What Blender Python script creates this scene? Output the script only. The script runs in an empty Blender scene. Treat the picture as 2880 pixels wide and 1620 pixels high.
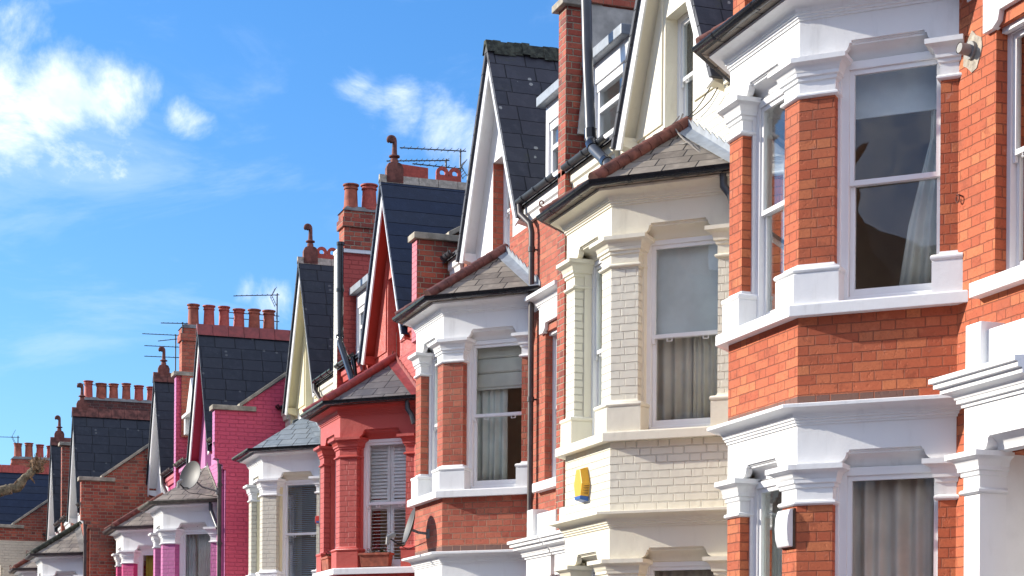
import bpy, bmesh, math, random
from mathutils import Vector, Matrix
random.seed(7)
R = math.radians
SC = bpy.context.scene
COL = SC.collection
EYE = 2.4                     # camera height above the pavement at the nearest house

# ------------------------------------------------------------------ node helpers
class NT:
    def __init__(s, tree): s.t = tree; s.n = tree.nodes; s.l = tree.links
    def add(s, typ, **kw):
        n = s.n.new(typ)
        for k, v in kw.items(): setattr(n, k, v)
        return n
    def put(s, sock, v):
        if isinstance(v, bpy.types.NodeSocket): s.l.new(v, sock)
        elif v is not None:
            if sock.type == 'RGBA' and len(v) == 3: v = (*v, 1)
            sock.default_value = v
    def m(s, op, a, b=None, c=None, clamp=False):
        n = s.add('ShaderNodeMath', operation=op, use_clamp=clamp)
        for i, v in enumerate((a, b, c)):
            if v is not None: s.put(n.inputs[i], v)
        return n.outputs[0]
    def mix(s, f, a, b, blend='MIX'):
        n = s.add('ShaderNodeMix', data_type='RGBA', blend_type=blend)
        s.put(n.inputs[0], f); s.put(n.inputs[6], a); s.put(n.inputs[7], b)
        return n.outputs[2]
    def noise(s, vec, scale, detail=3, rough=.55, out=0, dist=0):
        n = s.add('ShaderNodeTexNoise')
        s.put(n.inputs['Vector'], vec); n.inputs['Scale'].default_value = scale
        n.inputs['Detail'].default_value = detail; n.inputs['Roughness'].default_value = rough
        n.inputs['Distortion'].default_value = dist
        return n.outputs[out]
    def ramp(s, f, a, b, to0=0., to1=1.):
        n = s.add('ShaderNodeMapRange', interpolation_type='SMOOTHSTEP')
        s.put(n.inputs[0], f); n.inputs[1].default_value = a; n.inputs[2].default_value = b
        n.inputs[3].default_value = to0; n.inputs[4].default_value = to1
        return n.outputs[0]
    def white(s, a, b=0.):
        c = s.add('ShaderNodeCombineXYZ'); s.put(c.inputs[0], a); s.put(c.inputs[1], b)
        n = s.add('ShaderNodeTexWhiteNoise', noise_dimensions='2D'); s.l.new(c.outputs[0], n.inputs['Vector'])
        return n.outputs['Value'], n.outputs['Color']

MATS = {}
def new_mat(name):
    m = bpy.data.materials.new(name); m.use_nodes = True
    t = NT(m.node_tree); t.n.clear()
    o = t.add('ShaderNodeOutputMaterial'); p = t.add('ShaderNodeBsdfPrincipled')
    t.l.new(p.outputs[0], o.inputs[0])
    MATS[name] = m
    return m, t, p, o
def bump(t, p, h, dist, strength=1.):
    b = t.add('ShaderNodeBump'); t.put(b.inputs['Height'], h)
    b.inputs['Distance'].default_value = dist; b.inputs['Strength'].default_value = strength
    t.l.new(b.outputs[0], p.inputs['Normal'])
def coords(t):
    tc = t.add('ShaderNodeTexCoord'); u = t.add('ShaderNodeSeparateXYZ'); t.l.new(tc.outputs['UV'], u.inputs[0])
    return tc.outputs['Object'], tc.outputs['UV'], u.outputs[0], u.outputs[1]

def flemish(t, u, v, uv, h=.0765, P=.344, joint=.008):
    """Flemish bond: joint mask and a random value per brick"""
    wob = t.noise(uv, 9., 2, .5)
    wv = t.m('ADD', v, t.m('MULTIPLY', t.m('SUBTRACT', wob, .5), .009))
    row = t.m('FLOOR', t.m('DIVIDE', wv, h)); fv = t.m('MULTIPLY', t.m('FRACT', t.m('DIVIDE', wv, h)), h)
    jit = t.white(row, 3.)[0]
    off = t.m('ADD', t.m('MULTIPLY', t.m('MODULO', t.m('ABSOLUTE', row), 2.), P/2), t.m('MULTIPLY', jit, .03))
    uu = t.m('DIVIDE', t.m('ADD', t.m('ADD', u, 40.), off), P)
    cell = t.m('FLOOR', uu); f = t.m('MULTIPLY', t.m('FRACT', uu), P)
    st = P*2/3
    hd = t.m('GREATER_THAN', f, st)
    d = t.m('MINIMUM', t.m('MINIMUM', f, t.m('ABSOLUTE', t.m('SUBTRACT', f, st))), t.m('SUBTRACT', P, f))
    d = t.m('MINIMUM', d, t.m('MINIMUM', fv, t.m('SUBTRACT', h, fv)))
    wn = t.noise(uv, 45., 2, .6)
    d = t.m('ADD', d, t.m('MULTIPLY', t.m('SUBTRACT', wn, .5), .006))
    mask = t.ramp(d, joint*.35, joint*1.05)
    rv, rc = t.white(t.m('ADD', t.m('MULTIPLY', cell, 2.), hd), row)
    return mask, rv, rc

def mat_brick(name, cols, mortar, joint=.007, rough=.85, grime=.35, bd=.009, soot=None):
    m, t, p, o = new_mat(name)
    ob, uv, u, v = coords(t)
    mask, rv, rc = flemish(t, u, v, uv, joint=joint)
    r = t.add('ShaderNodeValToRGB'); t.put(r.inputs[0], rv)
    r.color_ramp.interpolation = 'LINEAR'
    e = r.color_ramp.elements
    while len(e) < len(cols): e.new(.5)
    for i, c in enumerate(cols): e[i].position = i/(len(cols)-1); e[i].color = (*c, 1)
    fine = t.noise(ob, 60., 4, .65); big = t.noise(ob, 1.7, 4, .6); mid = t.noise(ob, 9., 4, .6)
    c = t.mix(t.m('MULTIPLY', t.ramp(fine, .35, .75), .35), r.outputs[0], tuple(x*.72 for x in cols[0]))
    c = t.mix(t.ramp(mid, .55, .8, 0, .35), c, tuple(min(1, x*1.25+.02) for x in cols[-1]))
    worn = t.ramp(t.noise(uv, 4.2, 6, .72), .56, .66, 0, .55)
    c = t.mix(worn, c, tuple(x*.62 for x in cols[0]))
    pale = t.ramp(t.noise(uv, 7., 5, .7), .63, .70, 0, .45)
    c = t.mix(pale, c, tuple(min(1, x*.7+.17) for x in cols[-1]))
    c = t.mix(mask, mortar, c)
    c = t.mix(t.ramp(big, .48, .75, 0, grime), c, (.10, .065, .05))
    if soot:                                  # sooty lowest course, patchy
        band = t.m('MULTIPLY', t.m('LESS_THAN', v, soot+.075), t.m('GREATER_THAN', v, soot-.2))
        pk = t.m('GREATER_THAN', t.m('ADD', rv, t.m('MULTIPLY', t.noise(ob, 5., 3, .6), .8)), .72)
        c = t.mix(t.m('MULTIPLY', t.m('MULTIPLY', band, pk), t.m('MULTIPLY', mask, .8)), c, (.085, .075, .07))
    t.put(p.inputs['Base Color'], c); p.inputs['Roughness'].default_value = rough
    chip = t.ramp(t.noise(ob, 22., 4, .65), .57, .66)
    hgt = t.m('ADD', t.m('SUBTRACT', t.m('ADD', mask, t.m('MULTIPLY', fine, .25)), t.m('MULTIPLY', chip, .35)), t.m('MULTIPLY', rv, .25))
    bump(t, p, hgt, bd)
    return m

def mat_painted_brick(name, col, rough=.55, dirt=(.25, .22, .17), amount=.25, bd=.010, edge=.75):
    m, t, p, o = new_mat(name)
    ob, uv, u, v = coords(t)
    mask, rv, rc = flemish(t, u, v, uv, joint=.007)
    big = t.noise(ob, 1.3, 4, .6); fine = t.noise(ob, 70., 3, .6); mid = t.noise(ob, 14., 4, .6)
    c = t.mix(t.m('MULTIPLY', rv, .10), col, tuple(x*.75 for x in col))
    c = t.mix(t.m('MULTIPLY', t.m('SUBTRACT', 1., mask), .16), c, tuple(x*edge*.8 for x in col))
    c = t.mix(t.ramp(big, .5, .8, 0, amount), c, dirt)
    t.put(p.inputs['Base Color'], c); p.inputs['Roughness'].default_value = rough
    hgt = t.m('ADD', t.m('ADD', mask, t.m('MULTIPLY', fine, .12)), t.m('ADD', t.m('MULTIPLY', mid, .5), t.m('MULTIPLY', rv, .2)))
    bump(t, p, hgt, bd)
    return m

def mat_paint(name, col, rough=.5, dirt=(.30, .27, .22), amount=.18, bd=.004, chip=None, scale=1.):
    """painted render, stucco or timber"""
    m, t, p, o = new_mat(name)
    ob, uv, u, v = coords(t)
    st = t.add('ShaderNodeMapping'); t.put(st.inputs[0], ob); st.inputs['Scale'].default_value = (3., 3., .55)
    streak = t.noise(st.outputs[0], 2.3, 5, .65); fine = t.noise(ob, 55.*scale, 3, .6); mid = t.noise(ob, 7.*scale, 4, .6)
    c = t.mix(t.ramp(streak, .52, .82, 0, amount), col, dirt)
    if chip:
        ck = t.ramp(t.noise(ob, 30., 5, .7), .63, .67)
        c = t.mix(ck, c, chip)
    t.put(p.inputs['Base Color'], c); p.inputs['Roughness'].default_value = rough
    bump(t, p, t.m('ADD', t.m('MULTIPLY', fine, .35), mid), bd)
    return m

def lum(cs, k): return [tuple(x*k for x in c) for c in cs]
def mat_slate(name, cols, row=.21, wid=.30, lichen=.0, rough=.55, moss=.0, bd=.018):
    m, t, p, o = new_mat(name)
    ob, uv, u, v = coords(t)
    wob = t.noise(uv, 3., 3, .6)
    vv = t.m('ADD', v, t.m('MULTIPLY', t.m('SUBTRACT', wob, .5), .03))
    rw = t.m('FLOOR', t.m('DIVIDE', vv, row)); fv = t.m('FRACT', t.m('DIVIDE', vv, row))
    uu = t.m('DIVIDE', t.m('ADD', t.m('ADD', u, 30.), t.m('MULTIPLY', t.white(rw, 1.)[0], .35)), wid)
    cl = t.m('FLOOR', uu); fu = t.m('FRACT', uu)
    rv, rc = t.white(cl, rw)
    r = t.add('ShaderNodeValToRGB'); t.put(r.inputs[0], rv)
    e = r.color_ramp.elements
    while len(e) < len(cols): e.new(.5)
    for i, c in enumerate(cols): e[i].position = i/(len(cols)-1); e[i].color = (*c, 1)
    edge = t.m('MINIMUM', t.m('MULTIPLY', t.m('MINIMUM', fu, t.m('SUBTRACT', 1., fu)), wid), t.m('MULTIPLY', fv, row))
    jm = t.ramp(edge, .002, .010)
    mid = t.noise(ob, 6., 5, .65); fine = t.noise(ob, 50., 3, .6)
    c = t.mix(t.ramp(mid, .45, .75, 0, .5), r.outputs[0], tuple(x*1.5+.006 for x in cols[-1]))
    c = t.mix(t.m('SUBTRACT', 1., jm), c, (.006, .006, .007))
    if moss:
        c = t.mix(t.ramp(t.noise(ob, 3.2, 6, .7), .60, .68, 0, moss), c, (.05, .055, .02))
    if lichen:
        vo = t.add('ShaderNodeTexVoronoi'); t.put(vo.inputs['Vector'], ob); vo.inputs['Scale'].default_value = 4.6
        sp = t.m('MULTIPLY', t.m('LESS_THAN', t.m('ADD', vo.outputs['Distance'], t.m('MULTIPLY', fine, .12)), .19), t.m('GREATER_THAN', t.noise(ob, 2.1, 2, .5), .50))
        c = t.mix(t.m('MULTIPLY', sp, lichen), c, (.32, .33, .30))
        sp2 = t.ramp(t.noise(ob, 4.1, 4, .75), .68, .74, 0, lichen)
        c = t.mix(sp2, c, (.22, .13, .02))
    t.put(p.inputs['Base Color'], c); t.put(p.inputs['Roughness'], t.m('ADD', rough, t.m('MULTIPLY', rv, .15)))
    p.inputs['Specular IOR Level'].default_value = .35
    # each slate is thick at its lower edge
    h = t.m('ADD', t.m('MULTIPLY', t.m('SUBTRACT', 1., fv), .8), t.m('ADD', t.m('MULTIPLY', rv, .35), t.m('MULTIPLY', fine, .12)))
    bump(t, p, t.m('MULTIPLY', h, jm), bd)
    return m

def mat_plain(name, col, rough=.5, metal=0., spec=.5, var=.15, bd=0., scale=20.):
    m, t, p, o = new_mat(name)
    ob, uv, u, v = coords(t)
    n = t.noise(ob, scale, 4, .6)
    c = t.mix(t.ramp(n, .3, .75, 0, 1), tuple(x*(1-var) for x in col), tuple(min(1, x*(1+var)) for x in col))
    t.put(p.inputs['Base Color'], c); p.inputs['Roughness'].default_value = rough
    p.inputs['Metallic'].default_value = metal; p.inputs['Specular IOR Level'].default_value = spec
    if bd: bump(t, p, n, bd)
    return m

def mat_glass(name, tint=(.965, .98, .975), boost=.85):
    m = bpy.data.materials.new(name); m.use_nodes = True
    t = NT(m.node_tree); t.n.clear(); MATS[name] = m
    o = t.add('ShaderNodeOutputMaterial')
    tr = t.add('ShaderNodeBsdfTransparent'); tr.inputs[0].default_value = (*tint, 1)
    g = t.add('ShaderNodeBsdfGlossy'); g.inputs['Roughness'].default_value = .012
    g.inputs['Color'].default_value = (.95, .97, 1, 1)
    fr = t.add('ShaderNodeFresnel'); ge = t.add('ShaderNodeNewGeometry')
    t.l.new(t.m('ADD', 1.5, t.m('MULTIPLY', ge.outputs['Backfacing'], 1/1.5-1.5)), fr.inputs[0])
    tc = t.add('ShaderNodeTexCoord')
    b = t.add('ShaderNodeBump'); t.l.new(t.noise(tc.outputs['Object'], 2.2, 1, .4), b.inputs['Height'])
    b.inputs['Distance'].default_value = .012; b.inputs['Strength'].default_value = .3
    t.l.new(b.outputs[0], g.inputs['Normal'])
    mx = t.add('ShaderNodeMixShader')
    t.l.new(t.m('MULTIPLY', fr.outputs[0], boost, clamp=True), mx.inputs[0])
    t.l.new(tr.outputs[0], mx.inputs[1]); t.l.new(g.outputs[0], mx.inputs[2]); t.l.new(mx.outputs[0], o.inputs[0])
    return m

def mat_cloth(name, col, rough=.9, trans=.25, weave=120.):
    m, t, p, o = new_mat(name)
    ob, uv, u, v = coords(t)
    n = t.noise(ob, weave, 2, .6); big = t.noise(ob, 3., 3, .6)
    c = t.mix(t.ramp(big, .35, .7), col, tuple(x*.85 for x in col))
    t.put(p.inputs['Base Color'], c); p.inputs['Roughness'].default_value = rough
    bump(t, p, n, .002)
    if trans:
        d = t.add('ShaderNodeBsdfTranslucent'); t.put(d.inputs[0], c)
        mx = t.add('ShaderNodeMixShader'); mx.inputs[0].default_value = trans
        t.l.new(p.outputs[0], mx.inputs[1]); t.l.new(d.outputs[0], mx.inputs[2]); t.l.new(mx.outputs[0], o.inputs[0])
    return m

# ------------------------------------------------------------------ materials
RED = [(.42, .090, .036), (.485, .110, .043), (.52, .130, .052), (.58, .180, .068)]
RED2 = [(.36, .075, .042), (.43, .10, .056), (.47, .122, .07), (.52, .165, .09)]
DARKRED = [(.20, .046, .032), (.36, .068, .040), (.43, .088, .050), (.50, .13, .07)]
mat_brick('brick_orange', RED, (.33, .090, .042), joint=.0055, grime=.2, bd=.008)
mat_brick('brick_red', RED2, (.36, .20, .13), joint=.006, grime=.2)
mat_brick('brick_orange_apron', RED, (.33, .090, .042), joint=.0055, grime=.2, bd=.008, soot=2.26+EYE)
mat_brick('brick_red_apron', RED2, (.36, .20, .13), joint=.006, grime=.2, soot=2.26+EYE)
mat_brick('brick_aged', DARKRED, (.34, .27, .19), joint=.009, grime=.45)
mat_brick('brick_soot', [(.07, .03, .025), (.13, .035, .028), (.17, .05, .035)], (.16, .12, .10), joint=.007, grime=.5)
mat_painted_brick('cream_brick', (.76, .715, .585), amount=.16)
mat_painted_brick('cream_brick_far', (.66, .58, .44), amount=.35)
mat_painted_brick('grey_brick', (.60, .56, .46), amount=.2)
mat_painted_brick('red_painted_brick', (.50, .075, .058), amount=.12, dirt=(.25, .05, .04))
mat_painted_brick('pink_brick', (.66, .070, .135), amount=.3, dirt=(.42, .03, .10))
mat_painted_brick('lilac_brick', (.55, .14, .34), amount=.12, dirt=(.4, .15, .3))
mat_painted_brick('magenta_brick', (.60, .05, .20), amount=.12, dirt=(.35, .05, .15))
mat_painted_brick('rose_brick', (.56, .13, .16), amount=.2)
mat_paint('white_stucco', (.81, .81, .80), amount=.34, dirt=(.42, .40, .37), bd=.003)
mat_paint('white_gloss', (.80, .80, .80), rough=.3, amount=.05, bd=.001)
mat_paint('white_worn', (.74, .73, .70), amount=.3, chip=(.30, .29, .26), bd=.006)
mat_paint('white_render', (.80, .79, .77), amount=.22, bd=.012, scale=.8)
mat_paint('cream_stucco', (.77, .72, .58), amount=.28, dirt=(.38, .33, .24))
mat_paint('cream_render', (.78, .73, .585), amount=.30, bd=.012, dirt=(.42, .36, .27))
mat_paint('cream_gable', (.74, .67, .44), amount=.18, bd=.008)
mat_paint('red_stucco', (.50, .070, .052), amount=.10, dirt=(.3, .05, .04), bd=.006)
mat_paint('red_pebbledash', (.52, .09, .065), amount=.1, dirt=(.3, .05, .04), bd=.03)
mat_paint('red_gloss', (.46, .045, .025), rough=.4, amount=.05, dirt=(.3, .03, .02), bd=.002)
mat_paint('lilac_stucco', (.54, .18, .38), amount=.15, bd=.006)
mat_paint('crimson_gloss', (.42, .02, .05), rough=.45, amount=.08, dirt=(.3, .02, .04))
mat_paint('rose_stucco', (.58, .14, .17), amount=.2)
mat_slate('slate_dark', [(.022, .024, .033), (.034, .036, .047), (.048, .049, .059)], row=.235, wid=.42, lichen=.9, moss=.35)
mat_slate('slate_blue', [(.009, .018, .040), (.013, .024, .052)], row=.24, wid=4., bd=.03)
mat_slate('slate_plain', [(.012, .016, .025), (.019, .023, .034), (.029, .033, .043)], row=.25, wid=.40, lichen=.25, moss=.15)
mat_slate('slate_brown', [(.15, .125, .10), (.20, .17, .135), (.245, .21, .17)], row=.17, wid=.34, moss=.15, lichen=.15)
mat_slate('slate_grey', [(.17, .20, .22), (.22, .25, .27)], row=.18, wid=.3)
mat_slate('slate_warm', [(.10, .095, .095), (.13, .12, .115), (.15, .14, .13)], row=.2, wid=.36, moss=.1, lichen=.3)
mat_plain('terracotta', (.34, .085, .045), .8, var=.3, bd=.006, scale=9.)
mat_plain('terracotta_dark', (.165, .058, .042), .85, var=.55, bd=.008, scale=7.)
mat_plain('terracotta_red', (.42, .07, .045), .7, var=.2, bd=.004)
mat_plain('maroon_tile', (.15, .055, .045), .7, var=.4, bd=.008, scale=8.)
mat_plain('ridge_moss', (.045, .05, .035), .95, var=.6, bd=.03, scale=14.)
mat_plain('red_tile_paint', (.27, .042, .034), .5, var=.25, bd=.004, scale=8.)
mat_plain('lead', (.30, .33, .36), .5, var=.2, bd=.006, scale=8.)
mat_plain('lead_light', (.27, .30, .33), .45, var=.15, bd=.004, scale=8.)
mat_plain('mortar', (.42, .37, .30), .95, var=.25, bd=.02, scale=14.)
mat_plain('coping_stone', (.36, .32, .25), .9, var=.35, bd=.012, scale=6.)
mat_plain('grey_render', (.46, .43, .38), .95, var=.3, bd=.012, scale=3.)
mat_plain('cement', (.20, .19, .175), .95, var=.35, bd=.012, scale=4.)
mat_plain('black_plastic', (.016, .016, .018), .2, var=.2, scale=6.)
mat_plain('grey_plastic', (.050, .055, .064), .38, var=.15, scale=6.)
mat_plain('brown_iron', (.060, .045, .045), .5, var=.3, scale=8.)
mat_plain('olive_iron', (.12, .11, .085), .55, var=.4, scale=8.)
mat_plain('rust', (.16, .05, .03), .8, var=.4, bd=.01, scale=12.)
mat_plain('aerial_metal', (.06, .065, .07), .5, metal=.4, scale=20.)
mat_plain('cable_black', (.02, .02, .02), .6)
mat_plain('cable_grey', (.22, .2, .18), .6)
mat_plain('dish_grey', (.052, .048, .046), .55, var=.12, scale=5.)
mat_plain('dish_back', (.16, .15, .15), .5, var=.15)
mat_plain('pale_plastic', (.24, .235, .225), .4)
mat_plain('white_plastic', (.72, .72, .72), .35, var=.04)
mat_plain('alarm_yellow', (.80, .42, .03), .4, var=.05)
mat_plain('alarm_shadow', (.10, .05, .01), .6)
mat_plain('alarm_blue', (.02, .10, .36), .4, var=.05)
mat_plain('alarm_red', (.6, .03, .02), .4, var=.05)
mat_plain('room_wall', (.50, .40, .31), .9, var=.1, scale=2.)
mat_plain('dark_void', (.05, .045, .04), .9)
mat_plain('porch_paint', (.80, .80, .79), .6, var=.04, bd=.003, scale=5.)
mat_plain('timber_brown', (.10, .055, .03), .6, var=.3)
mat_plain('soil', (.05, .035, .025), .95, var=.4, bd=.02)
mat_plain('leaf', (.045, .085, .025), .6, var=.4)
mat_plain('petal_pink', (.55, .06, .20), .6, var=.3)
mat_plain('petal_white', (.75, .7, .72), .6, var=.1)
mat_plain('petal_red', (.5, .02, .04), .6, var=.2)
mat_plain('bark', (.22, .17, .10), .95, var=.5, bd=.03, scale=16.)
mat_plain('bark_cut', (.28, .17, .09), .95, var=.5, bd=.05, scale=24.)
mat_plain('asphalt', (.085, .083, .08), .9, var=.25, bd=.01, scale=40.)
mat_plain('paving', (.42, .40, .37), .9, var=.2, bd=.008, scale=9.)
mat_plain('kerb_stone', (.34, .33, .31), .85, var=.2, bd=.01, scale=12.)
mat_plain('earth', (.10, .09, .06), .95, var=.3, bd=.03, scale=3.)
mat_plain('line_paint', (.75, .72, .55), .7, var=.1)
mat_glass('glass')
mat_glass('glass_clear', tint=(.98, .99, .985), boost=1.0)
mat_glass('glass_dim', tint=(.90, .93, .95), boost=.9)
mat_cloth('curtain_taupe', (.82, .71, .61))
mat_cloth('blind_blue', (.74, .79, .80), trans=.1)
mat_cloth('sheer_grey', (.82, .78, .70), trans=.35)
mat_cloth('curtain_sage', (.78, .82, .76), trans=.2)
mat_cloth('blind_cream', (.74, .73, .64), trans=.15)
mat_cloth('curtain_white', (.74, .76, .74), trans=.3)
mat_cloth('curtain_yellow', (.62, .46, .06), trans=.3)
mat_cloth('shutter_white', (.82, .83, .82), trans=0, rough=.45)
mat_cloth('venetian_blue', (.50, .60, .70), trans=0, rough=.4)
mat_cloth('bed_cover', (.02, .04, .07), trans=0)

# ------------------------------------------------------------------ mesh builder (local u along street, o outward, z up from eye level)
class MB:
    def __init__(s): s.v = []; s.f = []
    def P(s, u, o, z): s.v.append((-o, u, z+EYE)); return len(s.v)-1
    def face(s, *ix): s.f.append(ix)
    def loft(s, a, b):
        """closed solid between two equal rings of points (u,o,z)"""
        A = [s.P(*p) for p in a]; B = [s.P(*p) for p in b]; n = len(A)
        s.f.append(tuple(A)); s.f.append(tuple(reversed(B)))
        for i in range(n): j = (i+1) % n; s.f.append((A[i], B[i], B[j], A[j]))
        return s
    def box(s, u0, u1, o0, o1, z0, z1):
        return s.loft([(u0, o0, z0), (u1, o0, z0), (u1, o1, z0), (u0, o1, z0)], [(u0, o0, z1), (u1, o0, z1), (u1, o1, z1), (u0, o1, z1)])
    def puz(s, poly, o0, o1): return s.loft([(u, o0, z) for u, z in poly], [(u, o1, z) for u, z in poly])
    def puo(s, poly, z0, z1): return s.loft([(u, o, z0) for u, o in poly], [(u, o, z1) for u, o in poly])
    def poz(s, poly, u0, u1): return s.loft([(u0, o, z) for o, z in poly], [(u1, o, z) for o, z in poly])
    def hull(s, pts, faces):
        b = len(s.v)
        for p in pts: s.P(*p)
        for f in faces: s.f.append(tuple(b+i for i in f))
        return s
    def sweep(s, path, prof, closed=False):
        """profile ring (d outwards, z) mitred along a plan path (u,o); outward normal is left of travel"""
        n = len(path); nr = []
        for i in range(n-(0 if closed else 1)):
            a, b = path[i], path[(i+1) % n]; L = math.hypot(b[0]-a[0], b[1]-a[1])
            nr.append((-(b[1]-a[1])/L, (b[0]-a[0])/L))
        rings = []
        for i in range(n):
            if closed: n1, n2 = nr[i-1], nr[i]
            else: n1 = nr[max(0, i-1)]; n2 = nr[min(i, n-2)]
            k = 1+n1[0]*n2[0]+n1[1]*n2[1]; mu, mo = (n1[0]+n2[0])/k, (n1[1]+n2[1])/k
            rings.append([s.P(path[i][0]+d*mu, path[i][1]+d*mo, z) for d, z in prof])
        m = len(prof)
        for i in range(n if closed else n-1):
            A, B = rings[i], rings[(i+1) % n]
            for j in range(m): k = (j+1) % m; s.f.append((A[j], A[k], B[k], B[j]))
        if not closed: s.f.append(tuple(rings[0])); s.f.append(tuple(reversed(rings[-1])))
        return s
    def tube(s, pts, r, n=10, cap=True, r2=None):
        pts = [Vector(p) for p in pts]; N = len(pts); rings = []
        up = Vector((0, 0, 1)); prev = None
        for i, p in enumerate(pts):
            d = (pts[min(i+1, N-1)]-pts[max(i-1, 0)]).normalized()
            x = prev-d*prev.dot(d) if prev is not None else d.cross(up if abs(d.z) < .9 else Vector((1, 0, 0)))
            x.normalize(); prev = x; y = d.cross(x)
            rr = r[i] if isinstance(r, (list, tuple)) else r
            rings.append([s.P(*(p+x*rr*math.cos(2*math.pi*k/n)+y*rr*math.sin(2*math.pi*k/n))) for k in range(n)])
        for A, B in zip(rings, rings[1:]):
            for k in range(n): j = (k+1) % n; s.f.append((A[k], A[j], B[j], B[k]))
        if cap: s.f.append(tuple(reversed(rings[0]))); s.f.append(tuple(rings[-1]))
        return s
    def lathe(s, u, o, prof, n=14):
        rings = [[s.P(u+r*math.cos(2*math.pi*k/n), o+r*math.sin(2*math.pi*k/n), z) for k in range(n)] for r, z in prof]
        for A, B in zip(rings, rings[1:]):
            for k in range(n): j = (k+1) % n; s.f.append((A[k], A[j], B[j], B[k]))
        s.f.append(tuple(reversed(rings[0]))); s.f.append(tuple(rings[-1]))
        return s
    def fbox(s, F, s0, s1, d0, d1, z0, z1):
        """box on a wall face F=(origin, t, n): s along, d inward depth"""
        (u, o), t, n = F
        q = [(u+t[0]*a-n[0]*d, o+t[1]*a-n[1]*d) for a, d in ((s0, d0), (s1, d0), (s1, d1), (s0, d1))]
        return s.puo(q, z0, z1)
    def fpoly(s, F, poly, d0, d1, k0=0., k1=0., L=None):
        """(s,z) polygon extruded from depth d0 to d1; ends at s=0 / s=L mitred by k"""
        (u, o), t, n = F
        def at(a, z, d):
            if L is not None:
                if a <= 1e-6: a += d*k0
                elif a >= L-1e-6: a -= d*k1
            return (u+t[0]*a-n[0]*d, o+t[1]*a-n[1]*d, z)
        return s.loft([at(a, z, d0) for a, z in poly], [at(a, z, d1) for a, z in poly])
    def fprof(s, F, prof, s0, s1):
        """(depth,z) ring swept straight along a face"""
        (u, o), t, n = F
        f = lambda a, d, z: (u+t[0]*a-n[0]*d, o+t[1]*a-n[1]*d, z)
        return s.loft([f(s0, d, z) for d, z in prof], [f(s1, d, z) for d, z in prof])
    def build(s, name, mat, parent=None, smooth=False, bevel=0., loc=None):
        me = bpy.data.meshes.new(name); bm = bmesh.new()
        vs = [bm.verts.new(v) for v in s.v]
        for f in s.f:
            try: bm.faces.new([vs[i] for i in f])
            except ValueError: pass
        bmesh.ops.remove_doubles(bm, verts=bm.verts, dist=1e-5)
        bmesh.ops.recalc_face_normals(bm, faces=bm.faces)
        uvl = bm.loops.layers.uv.new('UVMap')
        for f in bm.faces:
            n = f.normal
            if abs(n.z) > .96: t, b = Vector((0, 1, 0)), Vector((1, 0, 0))
            else:
                t = Vector((-n.y, n.x, 0)).normalized(); b = n.cross(t)
                if b.z < 0: b = -b
            for l in f.loops: l[uvl].uv = (l.vert.co.dot(t), l.vert.co.dot(b) if abs(n.z) > .05 else l.vert.co.z)
        bm.to_mesh(me); bm.free()
        me.materials.append(MATS[mat])
        if smooth:
            for p in me.polygons: p.use_smooth = True
            me.set_sharp_from_angle(angle=R(38))
        o = bpy.data.objects.new(name, me); COL.objects.link(o)
        if parent: o.parent = parent
        if loc: o.location = loc
        if bevel:
            b = o.modifiers.new('edges', 'BEVEL'); b.width = bevel; b.segments = 2; b.limit_method = 'ANGLE'; b.angle_limit = R(40)
            b.harden_normals = False
        return o

def tag(o, label, cat=None, group=None, kind=None):
    o['label'] = label
    if cat: o['category'] = cat
    if group: o['group'] = group
    if kind: o['kind'] = kind
    return o
def empty(name, loc, label, cat, group=None):
    o = bpy.data.objects.new(name, None); COL.objects.link(o); o.location = loc; o.empty_display_size = .2
    return tag(o, label, cat, group)

# ------------------------------------------------------------------ the bay's plan and levels
BF, BP, BW = .618, .887, 1.480
CANT = BW-BF; LC = math.hypot(CANT, BP); LF = 2*BF
tn = (CANT/LC, BP/LC); nn = (-BP/LC, CANT/LC)           # near canted side
FACE_N = ((-BW, 0.), tn, nn); FACE_F = ((-BF, BP), (1., 0.), (0., 1.)); FACE_R = ((BF, BP), (tn[0], -tn[1]), (BP/LC, CANT/LC))
FACES = ((FACE_N, LC), (FACE_F, LF), (FACE_R, LC))
KM = math.tan(math.acos(CANT/LC)/2)
PATH = [(-BW-.12*tn[0], -.12*tn[1]), (-BF, BP), (BF, BP), (BW+.12*tn[0], -.12*tn[1])]
PF, PC, PW, PT = .24, .285, .135, .26                    # pier widths: front, canted, at the wall; thickness
SILL, CAPB, CAPT, FRT = 3.04, 4.66, 4.957, 5.275
GSILL, GCAPB, GCAPT, GFRT = -.55, 1.48, 1.791, 2.113

def pt(F, a, d): (u, o), t, n = F; return (u+t[0]*a-n[0]*d, o+t[1]*a-n[1]*d)
def mirror(path): return [(-u, o) for u, o in reversed(path)]
corner_path = [pt(FACE_N, LC-PC, PT), pt(FACE_N, LC-PC, 0), (-BF, BP), pt(FACE_F, PF, 0), pt(FACE_F, PF, PT)]
inner_c = (-BF+PT*(nn[0]*-1+0)/(1+nn[1]), BP-PT)
wall_path = [(-BW-.05*tn[0], -.05*tn[1]), pt(FACE_N, PW, 0), pt(FACE_N, PW, PT)]
wall_in = pt(FACE_N, -.05, PT)
PIERS = [(wall_path, wall_in), (corner_path, inner_c), (mirror(corner_path), (-inner_c[0], inner_c[1])), (mirror(wall_path), (-wall_in[0], wall_in[1]))]
OPEN = [(PW, LC-PC), (PF, LF-PF), (PC, LC-PW)]

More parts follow.
